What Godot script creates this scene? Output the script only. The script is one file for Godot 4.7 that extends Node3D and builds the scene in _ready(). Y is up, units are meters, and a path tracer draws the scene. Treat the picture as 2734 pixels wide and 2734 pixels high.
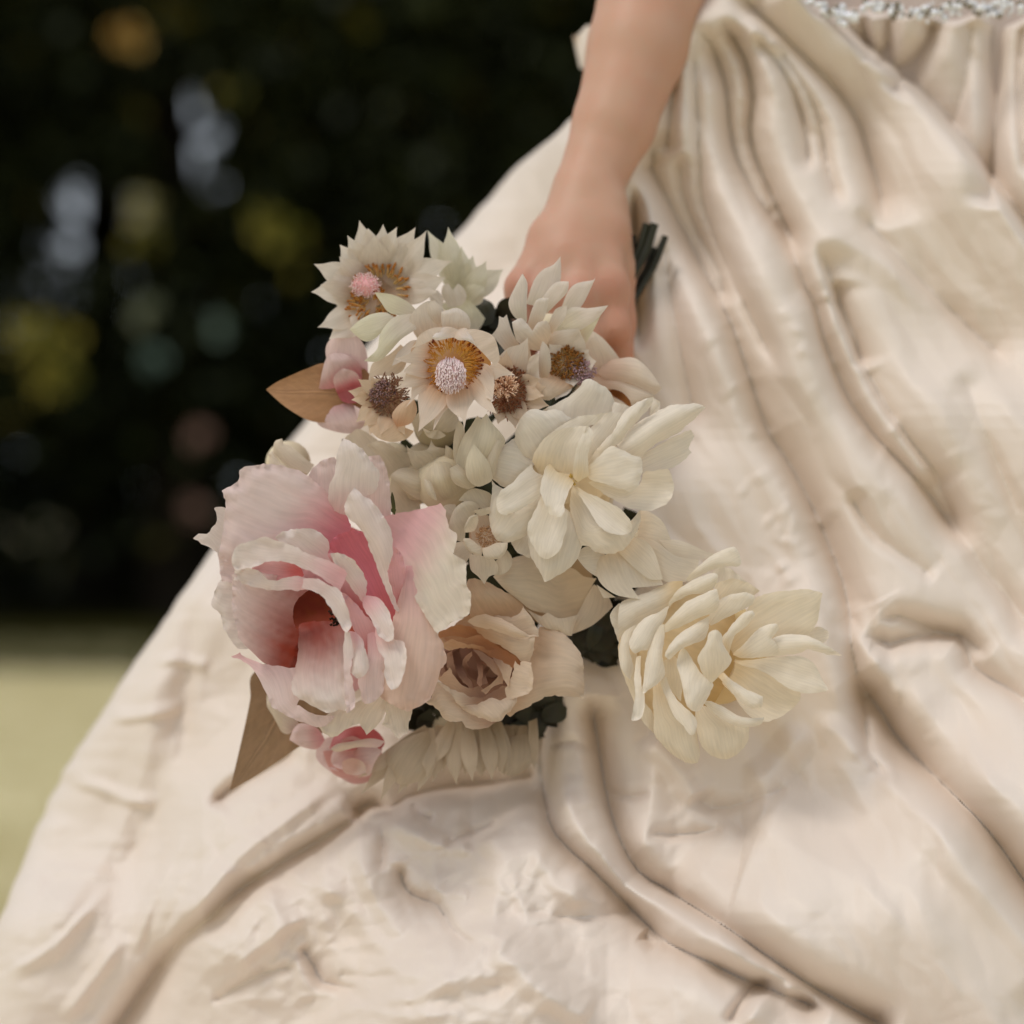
extends Node3D

# ---------- small helpers ----------
const FOC := 1.19
const HALF := 0.25
const EYE := Vector3(0.0, 0.72, 0.0)
var taken := {}
var noise := FastNoiseLite.new()
var M := {}
var rng := RandomNumberGenerator.new()

# a point of the place: how far right and down of the sight line (2734 units across), and how many metres away
func at(px: float, py: float, d: float) -> Vector3:
	return Vector3((px - 1367.0) / 1367.0 * HALF * d, EYE.y - (py - 1367.0) / 1367.0 * HALF * d, -d)

func L(r: float, g: float, b: float) -> Color:
	return Color(r / 255.0, g / 255.0, b / 255.0).srgb_to_linear()

func numbered(called: String) -> String:
	if not taken.has(called):
		taken[called] = 0
		return called
	taken[called] += 1
	return "%s_%03d" % [called, taken[called]]

func tag(o: Node, label := "", category := "", group := "", kind := "") -> Node:
	if label: o.set_meta("label", label)
	if category: o.set_meta("category", category)
	if group: o.set_meta("group", group)
	if kind: o.set_meta("kind", kind)
	return o

func put(called: String, mesh: Mesh, m: Material, parent: Node = self, where := Vector3.ZERO) -> MeshInstance3D:
	var o := MeshInstance3D.new()
	o.name = numbered(called) if parent == self else called
	o.mesh = mesh
	if m: o.material_override = m
	o.position = where
	parent.add_child(o, true)
	return o

func mat(c: Color, rough := 0.7, vertex := false, spec := 0.5) -> StandardMaterial3D:
	var m := StandardMaterial3D.new()
	m.albedo_color = c.linear_to_srgb()
	m.roughness = rough
	m.metallic_specular = spec
	m.vertex_color_use_as_albedo = vertex
	m.cull_mode = BaseMaterial3D.CULL_DISABLED
	return m

func arrays_mesh(v: PackedVector3Array, n: PackedVector3Array, c: PackedColorArray, idx: PackedInt32Array, uv := PackedVector2Array()) -> ArrayMesh:
	var a := []
	a.resize(Mesh.ARRAY_MAX)
	a[Mesh.ARRAY_VERTEX] = v
	a[Mesh.ARRAY_NORMAL] = n
	if c.size(): a[Mesh.ARRAY_COLOR] = c
	if uv.size(): a[Mesh.ARRAY_TEX_UV] = uv
	a[Mesh.ARRAY_INDEX] = idx
	var me := ArrayMesh.new()
	me.add_surface_from_arrays(Mesh.PRIMITIVE_TRIANGLES, a)
	return me

func smooth_normals(v: PackedVector3Array, idx: PackedInt32Array) -> PackedVector3Array:
	var n := PackedVector3Array()
	n.resize(v.size())
	for k in range(0, idx.size(), 3):
		var a := idx[k]
		var b := idx[k + 1]
		var c := idx[k + 2]
		var f := (v[c] - v[a]).cross(v[b] - v[a])
		n[a] += f
		n[b] += f
		n[c] += f
	for k in n.size():
		n[k] = n[k].normalized()
	return n

# a bent tube of varying thickness
func tube(pts: Array, radii: Array, sides := 6, cols := [], squash := 1.0) -> Array:
	var v := PackedVector3Array()
	var c := PackedColorArray()
	var idx := PackedInt32Array()
	var up := Vector3(0.31, 0.2, 0.93).normalized()
	for i in pts.size():
		var t: Vector3 = (pts[mini(i + 1, pts.size() - 1)] - pts[maxi(i - 1, 0)]).normalized()
		var x := t.cross(up).normalized()
		var y := x.cross(t).normalized()
		for s in sides:
			var a := TAU * s / sides
			v.append(pts[i] + (x * cos(a) + y * sin(a) * squash) * radii[i])
			c.append(cols[i] if cols.size() else Color.WHITE)
	for i in pts.size() - 1:
		for s in sides:
			var a := i * sides + s
			var b := i * sides + (s + 1) % sides
			idx.append_array([a, b, a + sides, b, b + sides, a + sides])
	var c0 := v.size()
	v.append(pts[0]); v.append(pts[-1])
	c.append(c[0]); c.append(c[c0 - 1])
	for s in sides:
		idx.append_array([c0, (s + 1) % sides, s])
		var e := (pts.size() - 1) * sides
		idx.append_array([c0 + 1, e + s, e + (s + 1) % sides])
	return [v, c, idx]

class Soup:
	var v := PackedVector3Array()
	var c := PackedColorArray()
	var idx := PackedInt32Array()
	func add(a: Array) -> void:
		var first := v.size()
		v.append_array(a[0])
		c.append_array(a[1])
		for i in a[2]:
			idx.append(first + i)

func soup_mesh(s: Soup) -> ArrayMesh:
	return arrays_mesh(s.v, smooth_normals(s.v, s.idx), s.c, s.idx)

# ---------- petals ----------
# views: where a close look at one part of the bouquet begins, and its scale
const VA := [480.0, 1120.0, 0.51754]
const VA1 := [500.0, 1150.0, 0.20704]
const VA5 := [660.0, 1700.0, 0.2588]
const VB := [1200.0, 1000.0, 0.56936]
const VB1 := [1290.0, 1000.0, 0.31056]
const VB2 := [1600.0, 1450.0, 0.34161]
const VG := [1120.0, 1480.0, 0.2588]
const VC := [1000.0, 800.0, 0.20704]
const VD := [820.0, 560.0, 0.28986]
const VE := [1280.0, 640.0, 0.28986]
const VF := [920.0, 1000.0, 0.28986]
const VH := [600.0, 1750.0, 0.46584]
const VN := [0.0, 0.0, 1.0]
const VW := [0.0, 0.0, 1.41511]

var bouquet: Node3D
var fl: MeshInstance3D      # the flower being built
var fl_at := Vector3.ZERO
var fl_depth := 1.2
var fl_mat: Material
var fl_view := VN
var fl_ruffle := 0.0
var fl_vein := 0.5
var fl_thick := 0.0
var fl_fade := 0.7
var fl_frill := 0.0
const BOW := 0.6

func flower(called: String, label: String, view: Array, x: float, y: float, depth: float, m: Material, core_r: float, core_back: float, core_col: Color, squash := 1.0) -> void:
	fl_view = view
	fl_depth = depth
	fl_mat = m
	fl_ruffle = 0.0
	fl_vein = 0.5
	fl_fade = 0.7
	fl_frill = 0.0
	var heart := at(view[0] + x * view[2], view[1] + y * view[2], depth + core_back)
	fl_at = heart
	var s := SphereMesh.new()
	s.radius = core_r
	s.height = core_r * 2.0 * squash
	s.radial_segments = 20
	s.rings = 10
	fl = put(called, s, mat(core_col, 0.8), bouquet, heart - bouquet.position)
	tag(fl, label)

func outline(o: Array, view: Array) -> PackedVector2Array:
	var p := PackedVector2Array()
	for i in range(0, o.size(), 2):
		p.append(Vector2(view[0] + o[i] * view[2], view[1] + o[i + 1] * view[2]))
	var n := p.size()
	var out := PackedVector2Array()
	for i in n:
		var a := p[(i + n - 1) % n]
		var b := p[i]
		var c := p[(i + 1) % n]
		var d := p[(i + 2) % n]
		var tb := (c - a) * 0.5
		var tc := (d - b) * 0.5
		if absf((b - a).angle_to(c - b)) > 1.15: tb = Vector2.ZERO
		if absf((c - b).angle_to(d - c)) > 1.15: tc = Vector2.ZERO
		var seg := b.distance_to(c)
		tb = tb.limit_length(seg * 1.1)
		tc = tc.limit_length(seg * 1.1)
		var k := clampi(int(seg / 7.0), 2, 7)
		for j in k:
			var t := float(j) / k
			var t2 := t * t
			var t3 := t2 * t
			out.append(b * (2 * t3 - 3 * t2 + 1) + tb * (t3 - 2 * t2 + t) + c * (3 * t2 - 2 * t3) + tc * (t3 - t2))
	return out

# o: outline of the petal; (bx, by): where it is attached; d0, d1: millimetres towards the viewer at its foot and tip;
# bow: bulge of the middle; cup: how far the rim comes forward; curl: the last bit of the rim
func pt(o: Array, bx: float, by: float, d0: float, d1: float, bow: float, cup: float, curl: float, c0: Color, c1: Color, pw := 1.0, called := "petal", m: Material = null) -> MeshInstance3D:
	var view := fl_view
	var p := outline(o, view)
	if fl_frill > 0.0:
		for i in p.size():
			var q := p[i]
			p[i] = q + fl_frill * Vector2(noise.get_noise_3d(q.x * 2.4, q.y * 2.4, 3.0), noise.get_noise_3d(q.x * 2.4, q.y * 2.4, 83.0))
	var foot := Vector2(view[0] + bx * view[2], view[1] + by * view[2])
	var tip := p[0]
	var lo := p[0]
	var hi := p[0]
	for q in p:
		if q.distance_squared_to(foot) > tip.distance_squared_to(foot): tip = q
		lo = lo.min(q)
		hi = hi.max(q)
	var axis := tip - foot
	var len2 := maxf(axis.length_squared(), 1.0)
	var step := clampf(sqrt((hi.x - lo.x) * (hi.y - lo.y)) / 13.0, 3.0, 14.0)
	var pts := PackedVector2Array(p)
	var edge := p.size()
	var y := lo.y
	var row := 0
	while y < hi.y:
		var x := lo.x + (0.5 * step if row % 2 else 0.0)
		while x < hi.x:
			var q := Vector2(x + 0.13 * step * sin(y * 3.1), y + 0.13 * step * sin(x * 2.7))
			if Geometry2D.is_point_in_polygon(q, p): pts.append(q)
			x += step
		y += step * 0.87
		row += 1
	# distance of each point from the rim
	var dist := PackedFloat32Array()
	dist.resize(pts.size())
	var far := 1.0
	for i in range(edge, pts.size()):
		var best := 1e9
		var q := pts[i]
		for k in edge:
			var s := Geometry2D.get_closest_point_to_segment(q, p[k], p[(k + 1) % edge])
			best = minf(best, q.distance_squared_to(s))
		dist[i] = sqrt(best)
		far = maxf(far, dist[i])
	var keep := PackedInt32Array()
	for i in pts.size():
		if i < edge or dist[i] > 0.35 * step: keep.append(i)
	var used := PackedVector2Array()
	for i in keep: used.append(pts[i])
	var tri := Geometry2D.triangulate_delaunay(used)
	# how broad the petal is along its length
	var ln := sqrt(len2)
	var lo_s := PackedFloat32Array()
	var hi_s := PackedFloat32Array()
	lo_s.resize(13)
	hi_s.resize(13)
	for k in 13:
		lo_s[k] = 1e6
		hi_s[k] = -1e6
	for k in edge:
		for j in 3:
			var q := p[k].lerp(p[(k + 1) % edge], j / 3.0)
			var bin := clampi(int(clampf((q - foot).dot(axis) / len2, 0.0, 1.0) * 12.0 + 0.5), 0, 12)
			var sd := axis.cross(q - foot) / ln
			for o2 in range(maxi(0, bin - 1), mini(12, bin + 1) + 1):
				lo_s[o2] = minf(lo_s[o2], sd)
				hi_s[o2] = maxf(hi_s[o2], sd)
	for k in 13:
		if hi_s[k] < lo_s[k]:
			lo_s[k] = -far
			hi_s[k] = far
	var v := PackedVector3Array()
	var c := PackedColorArray()
	var uv := PackedVector2Array()
	var ph := float(fl.get_child_count()) * 37.0
	for i in keep:
		var q := pts[i]
		var t := clampf((q - foot).dot(axis) / len2, 0.0, 1.0)
		var e := 1.0 - dist[i] / far
		var side := axis.cross(q - foot) / ln
		var kb := mini(int(t * 12.0), 11)
		var ft := t * 12.0 - kb
		var ls := lerpf(lo_s[kb], lo_s[kb + 1], ft)
		var hs := lerpf(hi_s[kb], hi_s[kb + 1], ft)
		var sn := clampf((side - (ls + hs) * 0.5) / maxf((hs - ls) * 0.5, 1.0), -1.0, 1.0)
		var s2 := sn * sn
		var f := lerpf(d0, d1, pow(t, pw)) + BOW * bow * sin(PI * minf(t, 0.97)) * (1.0 - 0.75 * s2) + cup * s2 * (0.35 + 0.65 * t)
		f += curl * smoothstep(0.7, 1.0, e) * t * 0.7
		f += fl_ruffle * noise.get_noise_3d(q.x * 1.6, q.y * 1.6, ph) * pow(e, 3.0) * t * 2.4
		f += fl_vein * noise.get_noise_3d(side * 2.2 + ph, t * 40.0, ph)
		f += 0.9 * noise.get_noise_3d(q.x * 0.5, q.y * 0.5, ph + 9.0)
		v.append(at(q.x, q.y, fl_depth - f * 0.001) - fl_at)
		uv.append(Vector2(0.5 + 0.5 * sn, t))
		var tint := 1.0 + 0.06 * noise.get_noise_3d(q.x * 0.7, q.y * 0.7, ph + 50.0)
		var tc := smoothstep(0.0, 1.0, clampf(t / fl_fade + 0.12 * e * e, 0.0, 1.0))
		var col := c0.lerp(c1, clampf(tc + 0.1 * noise.get_noise_3d(side * 3.0, t * 30.0, ph + 5.0), 0.0, 1.0))
		c.append(Color(col.r * tint, col.g * tint, col.b * tint))
	var idx := PackedInt32Array()
	for k in range(0, tri.size(), 3):
		var a := used[tri[k]]
		var b := used[tri[k + 1]]
		var d := used[tri[k + 2]]
		if not Geometry2D.is_point_in_polygon((a + b + d) / 3.0, p): continue
		if absf((b - a).cross(d - a)) < 0.05: continue
		if (b - a).cross(d - a) > 0.0: idx.append_array([tri[k], tri[k + 1], tri[k + 2]])
		else: idx.append_array([tri[k], tri[k + 2], tri[k + 1]])
	var n := smooth_normals(v, idx)
	# a fleshy petal has another face a little behind, and a rim between them
	if fl_thick <= 0.0: return put(called, arrays_mesh(v, n, c, idx, uv), m if m else fl_mat, fl)
	var nv := v.size()
	var front := idx.size()
	for i in nv:
		v.append(v[i] - n[i] * fl_thick)
		n.append(-n[i])
		c.append(c[i])
		uv.append(uv[i])
	for k in range(0, front, 3):
		idx.append_array([idx[k] + nv, idx[k + 2] + nv, idx[k + 1] + nv])
	for k in edge:
		var k2 := (k + 1) % edge
		idx.append_array([k, k2, k + nv, k2, k2 + nv, k + nv])
	return put(called, arrays_mesh(v, n, c, idx, uv), m if m else fl_mat, fl)

# a long pointed bract from the flower's foot to a tip
func bract(hx: float, hy: float, tx: float, ty: float, w: float, start: float, d0: float, d1: float, bow: float, c0: Color, c1: Color, called := "petal") -> void:
	var h := Vector2(hx, hy)
	var t := Vector2(tx, ty)
	var a := (t - h)
	var ln := a.length()
	var n := Vector2(-a.y, a.x) / ln
	var bend := n * rng.randf_range(-0.07, 0.07) * ln
	var o := []
	var prof := [[start, 0.45], [lerpf(start, 1.0, 0.25), 0.85], [lerpf(start, 1.0, 0.5), 1.0], [lerpf(start, 1.0, 0.7), 0.78], [lerpf(start, 1.0, 0.86), 0.3], [lerpf(start, 1.0, 0.95), 0.09]]
	for q in prof:
		var b: Vector2 = h + a * q[0] + n * w * q[1] + bend * sin(PI * q[0])
		o.append_array([b.x, b.y])
	o.append_array([tx, ty])
	prof.reverse()
	for q in prof:
		var b: Vector2 = h + a * q[0] - n * w * q[1] + bend * sin(PI * q[0])
		o.append_array([b.x, b.y])
	pt(o, hx, hy, d0, d1, bow, 1.5, 0.0, c0, c1, 0.8, called)

# a tuft of hairs or stamens on an egg-shaped cushion: (x, y) in the flower's view, radius in view units
func tuft(called: String, x: float, y: float, rx: float, ry: float, fwd: float, count: int, hair: float, reach: float, c0: Color, c1: Color, thick := 0.00022, inner := 0.0, away := 0.7, lean := Vector3.ZERO) -> void:
	var s := Soup.new()
	var k: float = fl_view[2] * fl_depth * HALF / 1367.0
	var mid := at(fl_view[0] + x * fl_view[2], fl_view[1] + y * fl_view[2], fl_depth - fwd * 0.001) - fl_at
	for i in count:
		var u := sqrt(rng.randf_range(inner * inner, 1.0))
		var a := rng.randf() * TAU
		var dir := Vector3(cos(a) * u, sin(a) * u, away * sqrt(maxf(0.02, 1.0 - u * u)) + 0.12)
		var foot := mid + Vector3(dir.x * rx * k, dir.y * ry * k, dir.z * minf(rx, ry) * k * 0.8)
		var out := Vector3(dir.x, dir.y, dir.z * 0.8).normalized()
		var side := Vector3(rng.randf_range(-1, 1), rng.randf_range(-1, 1), rng.randf_range(-0.5, 1)) * reach + lean
		var ln := hair * k * rng.randf_range(0.7, 1.25)
		var p1 := foot + (out + side * 0.4).normalized() * ln * 0.5
		var p2 := foot + (out + side).normalized() * ln
		s.add(tube([foot, p1, p2.lerp(p1, 0.25), p2], [thick, thick, thick * 1.5, thick * 0.5], 4, [c0, c0.lerp(c1, 0.3), c1, c1]))
	tag(put(called, soup_mesh(s), M.hair, fl), "", "", "", "stuff")

func cushion(called: String, x: float, y: float, rx: float, ry: float, fwd: float, col: Color) -> void:
	var k: float = fl_view[2] * fl_depth * HALF / 1367.0
	var s := SphereMesh.new()
	s.radius = 1.0
	s.height = 2.0
	s.radial_segments = 24
	s.rings = 12
	var o := put(called, s, mat(col, 0.9), fl, at(fl_view[0] + x * fl_view[2], fl_view[1] + y * fl_view[2], fl_depth - fwd * 0.001) - fl_at)
	o.scale = Vector3(rx * k, ry * k, minf(rx, ry) * k * 0.8)

# ---------- the flowers ----------
# the inner petals that close a flower's bottom
func backing(x: float, y: float, rx: float, ry: float, d: float, c0: Color, c1: Color) -> void:
	for k in 3:
		var o := []
		for i in 12:
			var a := TAU * i / 12.0
			var r := 1.0 + 0.12 * sin(a * 3.0 + k * 2.0)
			o.append_array([x + cos(a + k) * rx * r * (0.62 + 0.19 * k), y + sin(a + k) * ry * r * (0.62 + 0.19 * k)])
		pt(o, x, y, d + 6.0 - 6.0 * k, d + 8.0 - 6.0 * k, 0, 5, 0, c0, c1)

func build_pink_rose() -> void:
	flower("garden_rose", "large open blush pink garden rose with a deep coral heart, frilled petals", VA, 720, 930, 1.172, M.petal, 0.016, 0.1, L(190, 120, 110), 1.0)
	fl_ruffle = 2.2
	fl_frill = 4.0
	fl_fade = 0.6
	var pale := L(240, 220, 216)
	var paler := L(243, 232, 224)
	var pink := L(238, 188, 190)
	var deep := L(226, 132, 146)
	var hot := L(218, 112, 110)
	var rust := L(160, 76, 44)
	var cream := L(240, 229, 212)
	backing(760, 980, 330, 420, -78, L(206, 110, 110), pink)
	# outermost, behind
	pt([70,612,100,588,140,590,165,565,190,525,178,458,238,452,300,520,320,700,240,740,205,720,190,690,160,660,110,640], 420, 700, -34, -16, 2, 0, 4, pale, paler)
	pt([660,300,700,240,745,205,800,195,850,300,830,420,760,420,690,360], 800, 520, -34, -26, 2, 0, 0, deep, pale)
	pt([960,195,1030,188,1060,240,1085,340,1090,500,1040,520,940,480,940,330], 960, 620, -38, -27, 2, 0, 0, pink, pale)
	pt([160,950,195,860,230,800,300,780,360,900,330,1080,380,1180,300,1180,230,1080,205,1000], 560, 950, -34, -14, 3, 2, -3, pink, paler)
	pt([200,715,285,680,350,760,340,860,215,830,205,770], 600, 800, -30, -10, 2, 2, 0, pink, pale)
	pt([265,1225,310,1200,340,1225,480,1270,640,1280,640,1400,600,1470,700,1520,800,1530,725,1590,580,1540,500,1500,465,1470,450,1420,360,1270], 660, 1100, -26, -8, 5, 1, -3, pink, pale)
	pt([700,1560,800,1500,860,1490,930,1450,1040,1400,1080,1440,1050,1530,1020,1580,965,1628,925,1565,850,1600,790,1640,725,1600], 860, 1150, -26, -12, 3, 0, -3, pink, cream)
	pt([1060,1400,1110,1380,1195,1480,1185,1560,1170,1620,1125,1650,1085,1595,1040,1580,1060,1520,1055,1460], 1000, 1200, -22, -10, 2, 0, 5, pale, cream)
	# the large outer petals
	pt([215,365,300,318,308,262,345,236,370,240,430,230,520,236,620,268,700,320,770,390,850,470,880,560,820,680,640,680,480,660,330,740,200,718,215,620,235,450,228,400], 800, 700, -30, -2, 7, 2, -6, deep, pale, 0.8)
	pt([838,98,870,105,950,160,975,200,1020,260,1030,300,1010,370,960,400,920,440,880,500,800,470,765,385,800,260,815,170], 840, 560, -24, -6, 6, 0, -5, pink, paler)
	pt([1040,500,1150,478,1250,460,1345,434,1370,470,1390,560,1430,600,1410,690,1440,710,1475,740,1480,860,1500,890,1490,1000,1400,1050,1330,1110,1270,1020,1200,900,1100,760,1060,640], 1080, 690, -28, -2, 7, 1, 4, pink, cream, 0.7)
	pt([1165,755,1225,750,1250,880,1330,1100,1378,1225,1350,1290,1290,1440,1190,1500,1130,1490,1060,1450,960,1370,1000,1240,1060,1140,1110,1000,1145,860], 1185, 720, -18, 3, 5, -3, -4, pink, L(234, 206, 190), 0.8)
	# the rosy fold on the right
	pt([760,660,800,610,850,585,910,570,985,610,1030,720,1085,870,1145,1000,1115,1150,1040,1080,940,900,850,740], 1110, 1150, -26, -16, -6, 3, 0, hot, deep)
	pt([1085,640,1145,700,1160,780,1150,880,1137,1000,1090,860,1070,780,1090,700], 1130, 1020, -16, -10, 3, 0, 0, hot, pink)
	pt([870,395,905,350,950,395,1010,440,1060,510,1095,590,1095,700,1075,780,1085,850,1138,1000,1100,960,1055,860,1005,730,965,625,925,560,870,505,845,460], 1140, 1010, -8, 8, 7, -3, -3, pale, paler)
	# middle whorl round the cup
	pt([495,605,530,580,620,562,700,570,750,605,772,650,765,700,810,790,700,790,600,700,520,640], 790, 800, -14, 4, 5, 0, -3, pink, paler)
	pt([775,690,830,690,890,720,940,780,965,850,962,905,985,960,930,930,880,860,820,780], 960, 980, -8, 6, 4, 0, 3, pink, paler)
	pt([835,890,890,930,960,1010,1000,1060,1010,1180,985,1280,950,1310,920,1130,895,1080,855,980], 960, 1290, -10, 2, 1, 0, 0, hot, pink)
	pt([945,915,1010,910,1060,960,1095,1040,1108,1130,1080,1145,1030,1120,990,1040,950,970], 960, 930, -4, 7, 5, 0, 3, pink, paler)
	pt([965,1060,1040,1130,1050,1280,1050,1400,1000,1460,950,1470,920,1340,965,1260], 980, 1060, -6, 4, 4, -1, 0, pink, pale)
	pt([1005,1060,1100,1130,1150,1145,1167,1200,1160,1290,1130,1380,1090,1397,1060,1340,1050,1230,1015,1160], 1000, 1060, -2, 11, 4, -2, 4, pink, paler)
	pt([875,1090,925,1110,952,1160,972,1240,970,1300,920,1340,885,1310,890,1200], 880, 1090, 2, 12, 4, -1, 0, pink, paler)
	# the cup: walls darkened towards the foot as painted depth shade, then its rim
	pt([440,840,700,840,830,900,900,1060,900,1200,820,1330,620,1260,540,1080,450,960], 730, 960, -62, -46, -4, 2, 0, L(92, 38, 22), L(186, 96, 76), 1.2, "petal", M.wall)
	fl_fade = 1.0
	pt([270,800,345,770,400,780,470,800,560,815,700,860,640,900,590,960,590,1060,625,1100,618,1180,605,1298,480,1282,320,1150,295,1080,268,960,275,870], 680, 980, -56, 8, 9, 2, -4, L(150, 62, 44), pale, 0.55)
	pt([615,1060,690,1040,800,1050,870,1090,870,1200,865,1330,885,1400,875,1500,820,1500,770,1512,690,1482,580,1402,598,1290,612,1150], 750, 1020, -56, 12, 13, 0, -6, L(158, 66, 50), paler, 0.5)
	fl_fade = 0.6
	pt([360,750,440,722,520,715,600,735,640,800,600,830,520,830,470,845,420,820], 600, 830, -12, -4, -3, 3, 0, hot, pink)
	pt([280,676,320,640,390,620,440,603,500,625,580,650,680,700,770,730,850,775,857,812,827,888,780,850,700,800,590,748,520,733,440,738,360,765,285,775,268,735], 830, 880, 6, 10, 1.5, -1, 3, pink, paler)
	pt([285,775,360,765,420,790,470,832,560,812,640,812,700,850,640,880,560,880,490,882,400,870,330,850,280,830], 700, 880, 5, 6, 1, -1, 2, pink, paler)
	pt([640,815,700,820,760,850,825,880,850,930,872,990,884,1060,870,1098,848,1100,800,1010,740,920,690,885,630,870], 640, 840, 9, 11, 1, -1, 2, pale, paler)
	pt([848,1092,880,1100,893,1200,882,1300,905,1420,902,1482,862,1512,850,1400,846,1250], 860, 1090, 10, 10, 1.5, -1, 2, paler, pale)
	# dark stamens in the cup
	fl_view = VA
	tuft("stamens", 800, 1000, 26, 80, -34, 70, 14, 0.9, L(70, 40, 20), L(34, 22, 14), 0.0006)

func build_gardenia() -> void:
	flower("gardenia", "ivory gardenia facing front, a long pointed petal reaching right", VB1, 800, 900, 1.188, M.petal_thick, 0.018, 0.05, L(222, 206, 172))
	fl_ruffle = 0.6
	fl_frill = 3.0
	fl_fade = 0.5
	var gold := L(240, 220, 184)
	var iv := L(245, 236, 222)
	var iv2 := L(243, 233, 217)
	backing(780, 880, 420, 420, -36, gold, iv2)
	pt([510,305,640,240,760,170,830,110,870,45,920,38,1000,80,1080,130,1120,210,1140,330,1050,420,850,440,700,450,590,390], 850, 720, -30, -20, 3, 0, -3, iv2, iv)
	pt([1100,330,1120,240,1190,250,1260,285,1200,360], 900, 800, -26, -20, 2, 0, 0, iv2, iv)
	pt([270,560,290,450,330,370,380,310,440,298,520,310,620,300,680,320,770,390,690,480,560,580,450,710,360,720,300,620], 780, 850, -24, -6, 7, -2, -5, gold, iv, 0.6)
	pt([55,675,120,640,270,550,370,690,450,720,420,800,280,920,190,970,85,900,70,800,48,720], 780, 880, -26, -10, 6, 0, -4, gold, iv, 0.6)
	pt([78,900,110,950,170,980,200,1100,260,1190,330,1150,480,1030,520,1100,420,1290,380,1380,240,1440,130,1430,75,1350,50,1220,70,1080], 740, 940, -22, -6, 5, 2, -5, gold, iv2, 0.6)
	pt([150,1000,240,940,330,840,415,765,450,840,520,860,490,1040,400,1110,300,1170,200,1207,130,1182,110,1100], 760, 900, -18, 4, 5, 4, -3, gold, iv, 0.6)
	pt([240,1440,380,1360,410,1500,405,1575,300,1530,255,1480], 500, 1250, -26, -16, 2, 0, 0, iv2, iv)
	pt([480,1060,600,1150,720,1160,790,1250,850,1400,850,1480,800,1600,720,1680,640,1730,530,1785,460,1650,410,1560,385,1400,375,1320,430,1190], 740, 930, -22, -2, 6, 1, -5, gold, iv2, 0.6)
	pt([500,1050,580,1130,650,1190,725,1170,717,1300,690,1420,650,1520,560,1585,490,1560,430,1480,390,1380,378,1310,430,1200], 740, 940, -12, 5, 2, 5, -3, gold, iv, 0.6)
	pt([770,950,860,1060,980,1250,1060,1320,1200,1350,1260,1340,1270,1260,1355,1160,1345,1290,1290,1400,1240,1470,1180,1520,1080,1540,960,1520,900,1470,840,1480,790,1320,745,1130], 770, 920, -18, -2, 7, 0, -5, gold, iv2, 0.6)
	pt([785,955,880,1010,1050,1080,1180,1160,1260,1240,1277,1310,1240,1367,1150,1377,1050,1342,970,1262,880,1122,820,1032], 770, 920, -8, 8, -1, 6, -2, gold, iv, 0.6)
	pt([900,925,980,915,1100,930,1260,985,1350,940,1380,840,1480,825,1580,812,1622,880,1642,980,1602,1080,1522,1140,1400,1172,1250,1142,1120,1072,1000,1002], 820, 905, -10, 3, -2, 5, 0, gold, iv2, 0.6)
	# long petals to the right
	pt([1370,690,1500,610,1650,530,1780,478,1812,520,1770,640,1792,665,1700,760,1580,817,1480,832,1350,845,1250,780], 880, 900, -18, -4, 4, 2, 0, gold, iv, 0.6)
	pt([1440,290,1465,205,1525,238,1515,310,1420,400], 1000, 800, -12, -4, 2, 0, 0, iv2, iv)
	pt([1150,600,1260,460,1400,370,1510,310,1620,265,1780,248,1880,258,1917,287,1850,352,1760,432,1640,522,1480,602,1390,680,1360,720,1220,690], 900, 880, -12, 6, 9, -5, -3, gold, iv, 0.6)
	pt([930,460,1060,335,1200,328,1180,430,1100,520,1000,640,905,780,880,700,915,560], 850, 880, -12, -4, 4, 0, 0, gold, iv, 0.6)
	pt([890,790,980,640,1090,520,1150,430,1200,340,1280,268,1400,208,1467,193,1442,270,1372,352,1252,482,1190,570,1090,650,980,730], 850, 880, -8, 6, 5, -2, -2, gold, iv, 0.6)
	pt([895,810,980,720,1060,640,1110,613,1180,638,1280,690,1362,710,1367,800,1352,900,1322,970,1272,1007,1180,982,1060,942,925,905], 830, 900, -4, 13, 4, 3, -4, gold, iv, 0.6)
	# inner petals
	pt([450,720,500,580,620,470,760,388,860,348,960,345,1065,326,970,420,900,450,800,520,760,560,640,600,540,660], 770, 860, -14, -2, 4, 0, 0, gold, iv, 0.6)
	pt([425,745,460,640,520,560,600,500,700,462,850,442,890,450,840,560,800,680,785,850,700,860,620,810,560,790,530,840,490,866], 770, 890, -12, 6, -3, 5, 0, gold, iv, 0.6)
	pt([780,760,800,640,840,540,895,440,942,480,932,580,905,680,902,780,917,862,870,892,815,922,772,882], 800, 910, 0, 9, 4, 3, -2, gold, iv, 0.6)
	pt([538,790,570,765,605,790,640,845,750,850,780,925,740,1000,705,1100,692,1200,640,1222,580,1202,530,1122,493,1022,498,920,520,850], 780, 900, -6, 14, 2, 5, -3, gold, iv, 0.6)
	fl_view = VB1
	tuft("stamens", 772, 905, 26, 26, -4, 26, 34, 0.5, L(214, 190, 120), L(206, 170, 90), 0.0004)

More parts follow.
